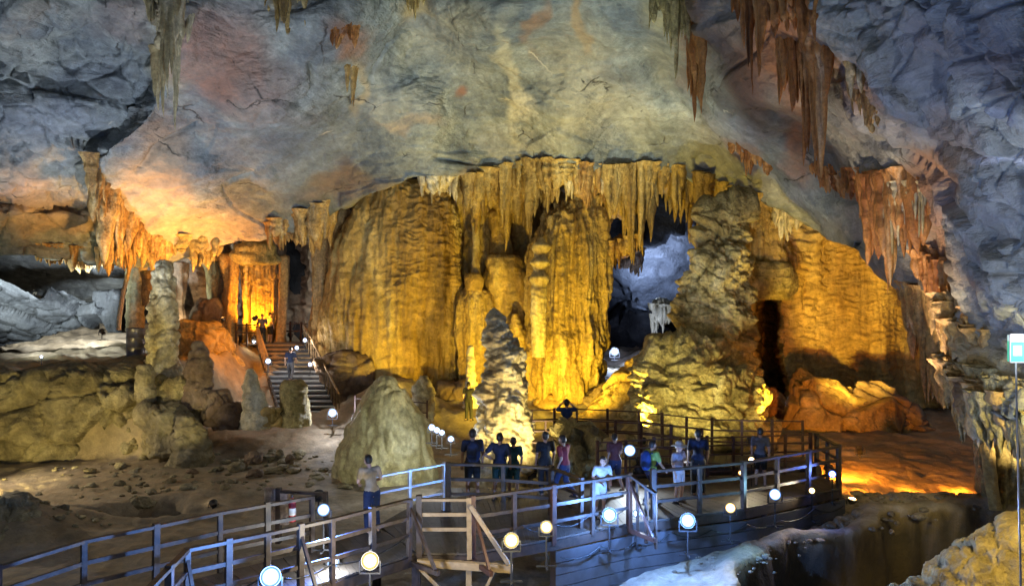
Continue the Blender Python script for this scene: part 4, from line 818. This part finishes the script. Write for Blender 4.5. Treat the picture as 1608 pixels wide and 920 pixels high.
# =============== floodlights ===============
def emat(name, c, s, edge):
    # a reflector lamp: hot in the middle, the dimmer dish round it, in the lamp's colour, paints in its glow
    m, nt, b = nodes(name); tc = nt.nodes.new('ShaderNodeAttribute'); tc.attribute_name = 'dish'
    r = ramp(nt, tc.outputs['Fac'], [(0, c), (.45, c), (.7, edge), (1, tuple(x*.35 for x in edge))]); nt.links.new(r.outputs[0], b.inputs['Emission Color'])
    e = ramp(nt, tc.outputs['Fac'], [(0, (1, 1, 1)), (.5, (.8, .8, .8)), (.75, (.12, .12, .12)), (1, (.02, .02, .02))]); nt.links.new(math_(nt, 'MULTIPLY', e.outputs[0], s), b.inputs['Emission Strength'])
    b.inputs['Base Color'].default_value = (0, 0, 0, 1); b.inputs['Specular IOR Level'].default_value = 0; return m
M['e_white'] = emat('lamp_white', (.90,.95,1), 30, (.25,.45,1)); M['e_blue'] = emat('lamp_blue', (.62,.74,1), 30, (.1,.2,1)); M['e_warm'] = emat('lamp_warm', (1,.92,.72), 30, (1,.6,.18)); M['e_amber'] = emat('lamp_amber', (1,.62,.2), 10, (1,.3,.05))
WHITE, BLUE, WARM = (.85,.93,1), (.15,.36,1), (1,.85,.55)
def floodlight(px, py, Y, r, kind, label, energy=0, aim=None, col=None, stand=.9, name='floodlight', group='floodlights in the cave', spot=None, rad=.12, off=.25, face=None):
    q = P(px, py, Y); t = thing(name, label, 'floodlight', (q.x, q.y, q.z), 0, group)
    f = Vector(face) if face else (Vector((0,0,CZ))-q); f.normalize()
    Rm = Vector((0,-1,0)).rotation_difference(f).to_matrix()
    def part(nm, bm, mat, sm=False): bmesh.ops.rotate(bm, cent=(0,0,0), matrix=Rm, verts=bm.verts[:]); return fin(nm, bm, mat, t, smooth=sm)
    ln = 32; rr = [0, .15, .3, .42, .55, .7, .85, 1.0]
    G = np.array([[(a*r*math.cos(6.2832*j/ln), -r*.3-(.22*r*(1-a*a)), a*r*math.sin(6.2832*j/ln)) for j in range(ln)] for a in rr])
    G = G.reshape(-1, 3)@A(Rm).T; lm = fast_mesh('lens', G, gq(len(rr), ln, True)); at = lm.attributes.new('dish', 'FLOAT', 'POINT'); at.data.foreach_set('value', np.repeat(np.array(rr, dtype=np.float32), ln))
    link('lens', lm, M[kind], t)
    bm = bmesh.new(); cr_tube(bm, (0,r*1.0,0), (0,-r*.28,0), r*.62, r*1.08, 24); cr_box(bm, (0,r*1.15,0), (r*.9, r*.5, r*.9))
    for k in range(5): cr_box(bm, ((k-2)*r*.32, r*1.0, 0), (r*.05, r*.9, r*1.3))
    part('housing', bm, M['black'])
    bm = bmesh.new(); cr_bar(bm, (-r*1.25,0,0), (-r*1.25,0,-r*1.5), r*.12, r*.3); cr_bar(bm, (r*1.25,0,0), (r*1.25,0,-r*1.5), r*.12, r*.3); cr_bar(bm, (-r*1.3,0,-r*1.5), (r*1.3,0,-r*1.5), r*.3, r*.12); fin('bracket', bm, M['black'], t)
    if stand:
        bm = bmesh.new(); cr_tube(bm, (0,0,-r*1.5), (0,0,-stand), .018); cr_bar(bm, (-.2,0,-stand), (.2,0,-stand), .04, .03); cr_bar(bm, (0,-.2,-stand), (0,.2,-stand), .04, .03); fin('stand', bm, M['black'], t)
    if energy:
        lamp(q+f*(r+off), energy, col or WHITE, rad, aim=aim, spot=spot, parent=t)
    return t
NL = [0]
def lamp(loc, energy, col, rad=.2, aim=None, spot=None, parent=None, blend=.6):
    NL[0] += 1
    l = bpy.data.lights.new('lamp_light', 'SPOT' if spot else 'POINT'); l.energy = energy; l.color = col; l.shadow_soft_size = rad
    if spot: l.spot_size = math.radians(spot); l.spot_blend = blend
    o = bpy.data.objects.new('lamp_light', l); COL.objects.link(o)
    loc = Vector(loc)
    if aim is not None: o.rotation_euler = (Vector(aim)-loc).to_track_quat('-Z', 'Y').to_euler()
    if parent: o.parent = parent; o.location = loc-parent.location
    else: o.location = loc
    return o
FL = floodlight
YEL, ORG, GLD, OLV = (1,.68,.06), (1,.33,.02), (1,.74,.22), (1,.86,.30)
# --- lamps you can see ---
for a in [
 (957,808,16.3,.15,'e_white','big glaring floodlight below the boy in white',420,BLUE),
 (1000,806,16.9,.085,'e_white','small lamp beside the upright slats',40,BLUE),
 (1080,817,16.6,.16,'e_white','big glaring floodlight right of the upright slats',380,BLUE),
 (1147,797,17.3,.12,'e_warm','warm white floodlight between two blue white ones',70,WARM),
 (1217,776,18.2,.14,'e_white','cool floodlight above the lit path',110,(.3,.7,1)),
 (1275,770,19.2,.08,'e_warm','small oval warm lamp near the right end of the platform',40,WARM),
 (1307,744,19.6,.10,'e_blue','blue lamp on the right end post of the platform',60,(.15,.25,1)),
 (989,707,20.6,.16,'e_white','bright floodlight in front of the farther walkway',170,(.75,.88,1)),
 (858,827,14.7,.12,'e_warm','round warm lamp right of the outrigger brace',50,WARM),
 (803,848,14.0,.14,'e_warm','warm floodlight at the end of the outrigger beam',90,(1,.85,.45)),
 (581,880,13.2,.15,'e_warm','bright warm floodlight below the left boardwalk',170,(1,.9,.65)),
 (523,882,14.3,.11,'e_white','flat white lamp on the ground under the left boardwalk',110,(.8,.9,1)),
 (425,905,11.6,.15,'e_white','bluish floodlight lowest in the picture',800,BLUE),
 (508,800,14.4,.12,'e_white','blue white floodlight behind the left boardwalk',600,(.14,.28,1)),
 (522,648,30.8,.17,'e_white','lamp at the foot of the staircase',150,(.8,.85,1)),
 (421,567,36.0,.13,'e_white','lamp on the left stringer of the staircase',60,(.9,.95,1)),
 (466,546,37.2,.10,'e_white','lamp on the staircase below the handrail, upper left of two',40,(1,.9,.8)),
 (479,534,38.2,.10,'e_white','topmost lamp along the staircase handrail',40,(1,.9,.8)),
 (487,572,36.4,.10,'e_white','lamp under the handrail halfway down the staircase',40,(1,.9,.8)),
 (399,536,40.2,.10,'e_white','tiny lamp at the foot of the glowing orange drapery',20,(1,.9,.6)),
 (678,671,25.0,.11,'e_white','upper left lamp in the row of four beside the bell mound',40,(.8,.9,1)),
 (686,675,24.9,.10,'e_white','second lamp in the row of four beside the bell mound',30,(.8,.9,1)),
 (694,679,24.8,.09,'e_white','third lamp in the row of four beside the bell mound',30,(.8,.9,1)),
 (708,689,24.6,.10,'e_white','lowest lamp in the row of four beside the bell mound',40,(.8,.9,1)),
 (965,552,46.0,.24,'e_white','lone lamp glaring deep inside the dark passage',700,(.5,.65,1)),
 (65,560,33.0,.06,'e_white','tiny lamp far left above the ledge',10,WHITE),
 (1180,722,20.2,.09,'e_warm','warm lantern at the right of the crowd',20,WARM),
 (1163,742,19.4,.07,'e_amber','amber lantern below the warm one',8,WARM)]:
    px, py, Y, r, k, lab, E, c = a
    near = Y < 22 and c != BLUE and py < 845 and px != 858
    FL(px, py, Y, r*.95, k, lab, E*(1.6 if near else .8), col=c, stand=.75 if Y < 22 else .5, rad=.04, off=.03 if near else .32, spot=165 if near else None, aim=(0, 0, CZ-1) if near else None)
# --- lamps turned to the rock, half hidden; some added only to brighten it ---
def up(px, py, Y, tx, ty, tY, E, c, lab, spot=120, kind='e_warm', r=.12):
    q = P(px, py, Y); a = P(tx, ty, tY); FL(px, py, Y, r, kind, lab, E, aim=a, col=c, spot=spot, face=a-q, stand=.4, rad=.15, group='uplights turned to the rock')
up(1000,470,50, 1060,400,53.5, 6500, (.45,.6,1), 'blue lamp behind the ledge in the passage', 140, 'e_blue')
up(1000,560,46, 985,520,49, 300, (.5,.6,1), 'dim lamp in the passage below the ledge', 150, 'e_blue')
up(600,655,33.0, 625,430,38, 4200, YEL, 'uplight below the golden dome')
up(790,700,30.0, 790,440,38, 2600, YEL, 'uplight below the recessed lumpy wall')
up(905,676,30.6, 888,430,36, 1900, YEL, 'uplight below the draped column')
up(1010,690,28.0, 1060,330,35, 4200, YEL, 'uplight aimed at the curtains over the passage', 46)
up(1060,724,24.2, 1120,520,30, 1700, OLV, 'uplight below the olive pillar', 80)
up(1215,700,27.0, 1180,360,34, 2600, YEL, 'uplight aimed past the niche', 42)
up(1290,712,27.2, 1370,640,31, 220, (1,.68,.14), 'small yellow lamp before the yellow mound', 90)
up(1350,705,25.8, 1355,450,36, 4800, (1,.66,.10), 'uplight below the ribbed wall', 42)
up(1302,735,22.8, 1450,740,28, 1400, ORG, 'orange lamp hidden behind the end railing of the platform', 130, 'e_amber')
up(1350,782,21.8, 1350,740,27, 420, ORG, 'orange lamp on the floor nearest the end of the platform', 150, 'e_amber')
up(1430,780,21.8, 1430,740,27, 420, ORG, 'middle orange lamp on the floor under the right overhang', 150, 'e_amber')
up(1510,780,21.8, 1510,740,27, 420, ORG, 'orange lamp on the floor nearest the grooved column', 150, 'e_amber')
up(400,530,40.0, 406,470,41.3, 1300, (1,.40,.02), 'orange uplight in front of the glowing drapery', 110, 'e_amber')
up(400,500,35.5, 325,550,38, 420, ORG, 'orange lamp beside the rounded glowing boulder', 140, 'e_amber')
up(350,500,37.0, 310,365,37, 1700, (1,.42,.06), 'orange lamp turned to the low vault', 120, 'e_amber')
up(262,530,32.2, 215,360,34, 2600, (1,.5,.10), 'amber lamp below the bright amber curtain', 80, 'e_amber')
up(135,490,42.6, 125,430,48, 14000, (.85,.93,1), 'white lamp filling the bright left chamber', 120, 'e_white')
up(850,778,20.6, 790,600,24, 900, (1,.80,.33), 'warm lamp beside the tallest stalagmite', 80)
up(715,790,19.6, 612,670,27, 900, (.95,.95,.65), 'soft lamp beside the bell mound', 46)
up(-60,800,23.0, 60,650,30.5, 1900, (1,.80,.28), 'yellow lamp turned to the broad ledge', 110)
up(1760,640,9.5, 1610,890,13.2, 1300, (1,.68,.13), 'yellow lamp above the corner boulder', 40)
up(1700,690,12.4, 1550,540,19, 700, (1,.82,.3), 'yellow lamp below the right overhang', 100)
up(1003,737,21.3, 860,90,30, 5600, (.84,.96,.82), 'added pale green fill lamp aimed at the middle vault', 62)  # fill added to brighten the vault, no such lamp known
up(1180,690,22.5, 1140,240,34, 1200, (.75,.86,1), 'added cool fill lamp aimed at the vault edge', 50, 'e_white')  # fill added for the rim of the vault
up(-70,790,24, 120,190,28, 5200, (.72,.82,1), 'added unseen cool lamp aimed at the left vault', 75, 'e_white')  # unseen lamp added beyond the left edge to lift the vault
up(500,775,18.6, 440,210,31, 3800, (.7,.82,1), 'added cool fill lamp aimed at the left middle vault', 64, 'e_white')  # another fill added for the vault
up(1338,785,20.6, 1420,340,20, 3000, (1,.72,.45), 'pale warm lamp aimed at the big fringed curtain', 60)
up(1720,600,9.0, 1520,230,16, 600, (.85,.88,1), 'added unseen cool lamp aimed at the right wall', 90, 'e_white')  # unseen lamp added beyond the right edge to light the wall

up(335,790,23, 262,560,31, 900, (1,.85,.4), 'added small yellow fill lamp below the mottled column', 36)  # added to make the grey column look yellower
up(455,525,43.2, 462,450,47, 260, (.9,.95,1), 'added dim white fill lamp in the recess behind the top landing', 120, 'e_white')  # added to fill the dark recess with light
up(280,525,41.0, 300,460,45, 260, (1,.8,.5), 'added dim fill lamp between the grey pillars', 130)  # added to lift the black gaps between the pillars
up(-140,530,33.4, 60,440,39, 3500, (.75,.9,.8), 'added unseen cool lamp aimed at the left rock shelf', 90, 'e_white')  # unseen lamp added to brighten the dark shelf
up(1650,778,18.6, 1545,600,21, 330, (1,.8,.4), 'lamp under the right overhang beside the grooved column', 80)
up(-140,600,25.0, 280,790,25, 1000, (1,.84,.6), 'added unseen warm fill lamp beside the left floor', 110)  # added out of view to brighten the floor
up(600,655,33.5, 690,500,37, 1500, YEL, 'second uplight at the right side of the golden dome', 90)
up(160,520,36.0, 100,425,39.8, 5500, (.8,.92,1), 'added small white fill lamp beside the hanging brown block', 70, 'e_white')  # extra lamp added to whiten the shelf and chamber
up(-70,475,35.0, 110,440,42, 6000, (.82,.92,1), 'added unseen white lamp just outside the left edge of the bright chamber', 100, 'e_white')  # unseen side lamp added to brighten the chamber roof
up(712,792,18.9, 785,610,24, 620, (1,.86,.5), 'added warm fill lamp left of the tallest stalagmite', 46)  # added to lighten the stalagmite from the front left
# =============== people ===============
SK = simple('skin', (.45,.27,.19), .5, var=.08, bump=0); SKD = simple('skin_tan', (.30,.17,.11), .5, var=.08, bump=0)
HR = simple('hair', (.015,.012,.01), .5, var=.4, bump=.2, scale=60)
def cloth(name, c): return simple(name, tuple(x*.65 for x in c), .85, var=.25, scale=9, bump=.9, bd=.03)
EYE = simple('eye', (.02,.015,.012), .2, bump=0)
def caps_mesh(name, tubes, voxel, mat, parent, smooth=4):
    bm = bmesh.new()
    for (a, ra, b, rb) in tubes:
        a, b = Vector(a), Vector(b)
        if (b-a).length > 1e-4: cr_tube(bm, a, b, ra, rb, 12)
        for c, r in ((a, ra), (b, rb)):
            s = bmesh.ops.create_icosphere(bm, subdivisions=2, radius=r); bmesh.ops.translate(bm, vec=c, verts=s['verts'])
    me = bpy.data.meshes.new('tmp'); bm.to_mesh(me); bm.free()
    o = bpy.data.objects.new('tmp', me); COL.objects.link(o)
    m = o.modifiers.new('r', 'REMESH'); m.mode = 'VOXEL'; m.voxel_size = voxel; m.use_smooth_shade = True
    m2 = o.modifiers.new('s', 'SMOOTH'); m2.iterations = smooth; m2.factor = .5
    dg = bpy.context.evaluated_depsgraph_get(); dg.update(); ev = o.evaluated_get(dg); res = bpy.data.meshes.new_from_object(ev)
    bpy.data.objects.remove(o); bpy.data.meshes.remove(me); res.name = name
    return link(name, res, mat, parent)
def person(label, px, py_feet, Y, h, rot, pose, shirt, pants, trousers=False, skin=None, zfeet=None, hat=None, long_hair=False, vox=.013):
    """rot 0 looks towards the camera, 180 away"""
    q = P(px, 460, Y); zf = zfeet if zfeet is not None else P(px, py_feet, Y).z
    t = thing('person', label, 'person', (q.x, q.y, zf), math.radians(rot), 'visitors in the cave'); k = h/1.72; skin = skin or SK
    V = lambda x, y, z: Vector((x, y, z))*k
    lean = {'rail': -.16, 'sit': -.05, 'walk': -.05}.get(pose, 0); drop = 0
    hipz = .90
    hips = V(0, 0, hipz); 
    def T(x, y, z):  # upper body point with forward lean
        u = max(0, z-.95); return V(x, y+lean*u/.5, z)
    neck, head = T(0, .01, 1.46), T(0, -.01, 1.59)
    SL, SR = T(.19, .01, 1.40), T(-.19, .01, 1.40)
    if pose == 'walk': KL, AL, KR, AR = V(.10,-.20,.50), V(.10,-.24,.09), V(-.10,-.02,.50), V(-.10,.30,.16)
    elif pose == 'hip': KL, AL, KR, AR = V(.13,-.05,.49), V(.16,.0,.08), V(-.10,.0,.49), V(-.09,.03,.08)
    else: KL, AL, KR, AR = V(.11,-.03,.49), V(.12,.02,.08), V(-.11,-.02,.49), V(-.13,.02,.08)
    HL, HRt = V(.09, 0, .90), V(-.09, 0, .90)
    if pose == 'rail': EL, WL, ER, WR = T(.28,-.06,1.16), T(.16,-.30,1.05), T(-.28,-.06,1.16), T(-.16,-.30,1.05)
    elif pose == 'photo': EL, WL, ER, WR = T(.33,-.14,1.36), T(.10,-.24,1.60), T(-.33,-.14,1.36), T(-.10,-.24,1.60)
    elif pose == 'hip': EL, WL, ER, WR = T(.40,.06,1.16), T(.19,-.06,1.02), T(-.26,.0,1.12), T(-.24,-.12,.90)
    elif pose == 'walk': EL, WL, ER, WR = T(.25,.10,1.13), T(.26,-.02,.92), T(-.25,-.10,1.13), T(-.24,-.26,.98)
    elif pose == 'point': EL, WL, ER, WR = T(.24,.02,1.12), T(.24,-.08,.88), T(-.36,-.14,1.30), T(-.46,-.38,1.38)
    elif pose == 'phone': EL, WL, ER, WR = T(.26,-.02,1.13), T(.10,-.26,1.20), T(-.24,.02,1.12), T(-.24,-.06,.88)
    else: EL, WL, ER, WR = T(.25,.03,1.12), T(.25,-.06,.87), T(-.25,.03,1.12), T(-.25,-.06,.87)
    tb = []
    def tube(a, ra, b, rb): tb.append((a, ra*k, b, rb*k))
    tube(V(.06,0,.93), .115, V(-.06,0,.93), .115); tube(hips, .12, T(0,.0,1.12), .105)
    tube(T(.07,0,1.28), .105, T(-.07,0,1.28), .105); tube(T(0,0,1.1), .11, T(0,0,1.3), .12)
    tube(T(.13,0,1.38), .07, T(-.13,0,1.38), .07); tube(T(0,.01,1.38), .06, neck+V(0,0,.05), .052)
    tube(head+V(0,.015,.03), .092, head+V(0,.0,-.02), .086); tube(head+V(0,-.02,-.05), .066, head+V(0,-.045,-.075), .045)     # skull, jaw, chin
    tube(head+V(0,-.085,.01), .012, head+V(0,-.112,-.025), .016)                                                   # nose
    tube(head+V(-.022,-.088,-.06), .011, head+V(.022,-.088,-.06), .011)                                             # lips
    for s in (1, -1): tube(head+V(.088*s,.01,.01), .018, head+V(.09*s,.012,-.02), .014)                              # ears
    for s, Sh, E, W in ((1, SL, EL, WL), (-1, SR, ER, WR)):
        tube(Sh, .056, E, .042); tube(E, .041, W, .028)
        d = (W-E).normalized(); side = d.cross(V(0,0,1)); side = side.normalized() if side.length > .1 else Vector((1,0,0)); dn = d.cross(side).normalized()
        pm = W+d*.05*k; tube(W, .027, pm+d*.025*k, .030)
        for f in range(4):
            o = side*(f-1.5)*.019*k; L = (.062,.074,.070,.054)[f]*k
            a = pm+d*.035*k+o; b = a+d*L*.55+dn*.008*k; c = b+d*L*.40+dn*.022*k
            tube(a, .0105, b, .0095); tube(b, .0095, c, .0085)
        a = W+d*.02*k+side*.025*k*s; b = a+(d*.5+side*.7*s).normalized()*.045*k; tube(a, .013, b, .011); tube(b, .011, b+d*.028*k, .009)
    for Hp, K, An in ((HL, KL, AL), (HRt, KR, AR)):
        tube(Hp, .098, K, .060); tube(K, .058, K.lerp(An, .35), .058); tube(K.lerp(An, .35), .056, An, .038)
        tube(An+V(0,.03,-.03), .036, An+V(0,-.14,-.045), .030)
    caps_mesh('body', tb, vox*k, skin, t)
    g = .014*k; sh = []
    def st(a, ra, b, rb): sh.append((a, ra*k+g, b, rb*k+g))
    st(T(.05,0,.97), .118, T(-.05,0,.97), .118); st(T(0,0,.96), .122, T(0,0,1.12), .112); st(T(.07,0,1.28), .108, T(-.07,0,1.28), .108); st(T(0,0,1.1), .114, T(0,0,1.3), .122); st(T(.13,0,1.375), .072, T(-.13,0,1.375), .072)
    st(SL, .062, SL.lerp(EL, .62), .054); st(SR, .062, SR.lerp(ER, .62), .054)
    caps_mesh('shirt', sh, vox*k, shirt, t)
    ps = []
    def pt(a, ra, b, rb): ps.append((a, ra*k+g, b, rb*k+g))
    pt(V(.06,0,.92), .116, V(-.06,0,.92), .116)
    for Hp, K, An in ((HL, KL, AL), (HRt, KR, AR)):
        if trousers: pt(Hp, .10, K, .068); pt(K, .066, K.lerp(An, .93), .052)
        else: pt(Hp, .10, Hp.lerp(K, .88), .076)
    caps_mesh('trousers' if trousers else 'shorts', ps, vox*k, pants, t)
    hh = [(head+V(0,.03,.05), .092*k, head+V(0,.045,-.0), .085*k), (head+V(0,-.03,.085), .06*k, head+V(0,.03,.07), .08*k)]
    if long_hair: hh += [(head+V(0,.07,0), .07*k, T(0,.10,1.38), .055*k)]
    caps_mesh('hair', hh, vox*k, HR, t, 2)
    bm = bmesh.new()
    for s in (1, -1):
        r = bmesh.ops.create_icosphere(bm, subdivisions=1, radius=.011*k); bmesh.ops.translate(bm, vec=head+V(.033*s,-.083,.012), verts=r['verts'])
    fin('eyes', bm, EYE, t)
    bm = bmesh.new()
    for An in (AL, AR):
        cr_tube(bm, An+V(0,.04,-.045), An+V(0,-.15,-.055), .046*k, .038*k, 12)
        cr_box(bm, An+V(0,-.055,-.07), Vector((.085,.27,.025))*k)
    fin('shoes', bm, HR, t, smooth=False)
    return t, dict(head=head, L=WL, R=WR, k=k, T=T)
CL = dict(navy=cloth('navy_cloth', (.015,.03,.09)), blue=cloth('blue_cloth', (.02,.07,.28)), black=cloth('black_cloth', (.012,.013,.016)), teal=cloth('teal_cloth', (.01,.07,.08)), cream=cloth('cream_cloth', (.55,.42,.27)),
  white=cloth('white_cloth', (.68,.68,.70)), red=cloth('red_cloth', (.28,.03,.04)), lime=cloth('lime_cloth', (.33,.5,.12)), grey=cloth('grey_cloth', (.13,.13,.15)), lilac=cloth('lilac_cloth', (.45,.42,.5)), khaki=cloth('khaki_cloth', (.25,.2,.13)), maroon=cloth('maroon_cloth', (.12,.03,.03)))
PL = []
def pp(*a, **k): r = person(*a, **k); PL.append(r); return r
A_ = pp('man in a cream shirt leaning by the pale steel railing', 584, 0, 16.3, 1.62, 215, 'rail', CL['cream'], CL['navy'], trousers=True, zfeet=DZ)
B_ = pp('standing man with a dark backpack seen from behind', 742, 0, 18.9, 1.74, 190, 'stand', CL['navy'], CL['black'], zfeet=DZ, skin=SKD)
C_ = pp('standing man in a dark sleeveless top with one elbow out', 785, 0, 18.8, 1.66, 165, 'hip', CL['navy'], CL['teal'], zfeet=DZ, skin=SKD)
D_ = pp('shorter person in dark teal close behind the man with his elbow out', 806, 0, 19.1, 1.50, 200, 'stand', CL['teal'], CL['teal'], zfeet=DZ, skin=SKD)
E_ = pp('man in blue raising both hands to take a picture on the farther walkway', 890, 0, 23.9, 1.68, 180, 'photo', CL['blue'], CL['black'], trousers=True, zfeet=DZ+.1)
F_ = pp('boy in a white shirt behind the red railing', 942, 0, 17.4, 1.42, 20, 'rail', CL['white'], CL['white'], zfeet=DZ)
G_ = pp('person in a dark red shirt in front of the craggy boulder', 886, 0, 18.9, 1.58, 230, 'walk', CL['red'], CL['navy'], trousers=True, zfeet=DZ, skin=SKD)
H_ = pp('dark figure in black left of the craggy boulder', 856, 0, 19.3, 1.60, 200, 'stand', CL['black'], CL['black'], trousers=True, zfeet=DZ, skin=SKD)
I_ = pp('visitor in a lime green shirt carrying a blue backpack', 1022, 0, 18.4, 1.55, 120, 'walk', CL['lime'], CL['navy'], trousers=True, zfeet=DZ)
J_ = pp('visitor in white with a wide sun hat', 1066, 0, 18.6, 1.46, 40, 'phone', CL['lilac'], CL['white'], zfeet=DZ)
K_ = pp('tall dark figure in navy right of the visitor with the sun hat', 1096, 0, 19.3, 1.66, 180, 'stand', CL['navy'], CL['black'], trousers=True, zfeet=DZ, skin=SKD)
L_ = pp('person in a dull grey shirt near the warm lantern', 1194, 0, 20.3, 1.52, 160, 'stand', CL['grey'], CL['black'], zfeet=DZ, skin=SKD)
M_ = pp('visitor in maroon left of the lime green shirt', 966, 0, 19.6, 1.5, 200, 'walk', CL['maroon'], CL['navy'], zfeet=DZ, skin=SKD)
N_ = pp('person in blue walking up the staircase', 456, 0, 36.6, 1.62, 185, 'walk', CL['navy'], CL['grey'], trousers=True, zfeet=zb+(zt-zb)*.46, vox=.02)
O_ = pp('visitor in grey on the top landing by the orange drapery', 412, 0, 40.1, 1.55, 30, 'phone', CL['grey'], CL['black'], trousers=True, zfeet=zt+.01, vox=.02)
Q_ = pp('dark visitor at the back of the top landing', 424, 0, 40.9, 1.6, 150, 'stand', CL['khaki'], CL['black'], zfeet=zt+.01, vox=.02)
R_ = pp('lone dark figure far back below the short fluted organ', 736, 0, 33.0, 1.65, 160, 'stand', CL['black'], CL['black'], trousers=True, zfeet=P(736, 660, 33.0).z, vox=.02)
def backpack(who, mat, label):
    t, j = who; k = j['k']; T = j['T']
    rz = t.rotation_euler.z; off = Matrix.Rotation(rz, 3, 'Z') @ T(0, .20, 1.22)
    b = thing('backpack', label, 'backpack', t.location+off, rz)
    caps_mesh('pack', [((0,0,-.14), .13*k, (0,0,.14), .11*k), ((.07*k,0,-.1), .11*k, (.06*k,0,.1), .1*k), ((-.07*k,0,-.1), .11*k, (-.06*k,0,.1), .1*k), ((0,.09*k,-.1), .07*k, (0,.09*k,0), .06*k)], .016, mat, b)
    bm = bmesh.new()
    for s in (1, -1):
        pts = [Vector((.09*s,-.07,.17))*k, Vector((.11*s,-.22,.21))*k, Vector((.11*s,-.335,.08))*k, Vector((.12*s,-.30,-.12))*k, Vector((.11*s,-.08,-.2))*k]
        for a, c in zip(pts[:-1], pts[1:]): cr_bar(bm, a, c, .04, .012)
    fin('strap', bm, mat, b)
backpack(B_, CL['navy'], 'large dark backpack worn by the standing man on the left')
backpack(I_, CL['blue'], 'blue backpack worn by the visitor in lime green')
t, j = J_; off = Matrix.Rotation(t.rotation_euler.z, 3, 'Z') @ j['head']
hb = thing('sun_hat', 'wide pale sun hat on the visitor in white', 'hat', t.location+off+Vector((0,0,.06)))
prof = [(0,.095),(.06,.09),(.09,.06),(.10,.0),(.20,-.02),(.205,-.026),(.10,-.01),(.0,.0)]
G = np.array([[(a*math.cos(6.2832*q/32), a*math.sin(6.2832*q/32), b+.01*math.sin(6.2832*q/16)) for q in range(32)] for a, b in prof])
link('brim', fast_mesh('brim', G.reshape(-1, 3), gq(len(prof), 32, True)), CL['white'], hb)

# =============== rubble (uncountable) ===============
def rubble(name, spots, label, mat, n, seed):
    r = np.random.default_rng(seed); Vs = []; Qs = []; off = 0
    bm = bmesh.new(); bmesh.ops.create_icosphere(bm, subdivisions=2, radius=1); base = A([v.co[:] for v in bm.verts]); tri = A([[v.index for v in f.verts] for f in bm.faces]); bm.free()
    for i in range(n):
        x, y, sx, sy, s0, s1 = spots[r.integers(len(spots))]
        cx, cy = x+r.normal()*sx, y+r.normal()*sy; s = r.uniform(s0, s1)*(1 if r.random() < .8 else 1.8)
        b = base*(1+.35*pn(base*1.3+i*3.1, i)[:, None])*s*A([r.uniform(.8, 1.5), r.uniform(.8, 1.3), r.uniform(.45, .8)])
        a = r.uniform(0, 6.28); R = A([[math.cos(a), -math.sin(a), 0], [math.sin(a), math.cos(a), 0], [0, 0, 1]])
        z = hfloor(A([cx]), A([cy]))[0]+.1*0
        Vs.append(b@R.T+A([cx, cy, z+s*.3])); Qs.append(tri+off); off += len(base)
    me = fast_mesh(name, np.concatenate(Vs), np.concatenate(Qs), False)
    return tag(link(name, me, mat), label, 'rubble', None, 'stuff')
rubble('rubble', [(6.2,18.9,.9,.35,.02,.07),(8.6,19.6,.7,.35,.03,.08),(11,20.6,1.6,.25,.03,.09),(5.0,17.4,.5,.5,.02,.05),(10,21.5,1.2,.3,.02,.07)], 'loose gravel along the edge of the pit', M['grit'], 700, 3)
rubble('rubble', [(-9.4,24.8,1.2,.5,.03,.10),(-12,25.5,2,.8,.03,.10),(-9,28.5,1.5,.6,.05,.16),(-14,27.5,2.5,.8,.04,.12),(-6.5,27,1.5,1.0,.04,.12),(-12.5,21.5,.8,.7,.03,.08)], 'scattered rubble on the left floor', M['ledge'], 330, 4)

# =============== camera, world, render ===============
cam = bpy.data.cameras.new('camera'); co = bpy.data.objects.new('camera', cam); COL.objects.link(co); S.camera = co
co.location = (0, 0, CZ); co.rotation_euler = (math.radians(90), 0, 0); cam.sensor_width = 36; cam.lens = 36*1200/1608; cam.clip_end = 500; cam.clip_start = .1
w = bpy.data.worlds.new('World'); S.world = w; w.use_nodes = True
bg = w.node_tree.nodes['Background']; bg.inputs[0].default_value = (.66,.72,.84,1); bg.inputs[1].default_value = .15
S.view_settings.view_transform = 'Standard'; S.view_settings.look = 'None'; S.view_settings.exposure = .35; S.view_settings.gamma = 1
S.render.engine = 'CYCLES'; S.cycles.use_denoising = True; S.cycles.max_bounces = 5; S.cycles.diffuse_bounces = 3; S.cycles.glossy_bounces = 2; S.cycles.sample_clamp_indirect = 4; S.cycles.sample_clamp_direct = 0
S.cycles.use_light_tree = True; S.cycles.caustics_reflective = False; S.cycles.caustics_refractive = False
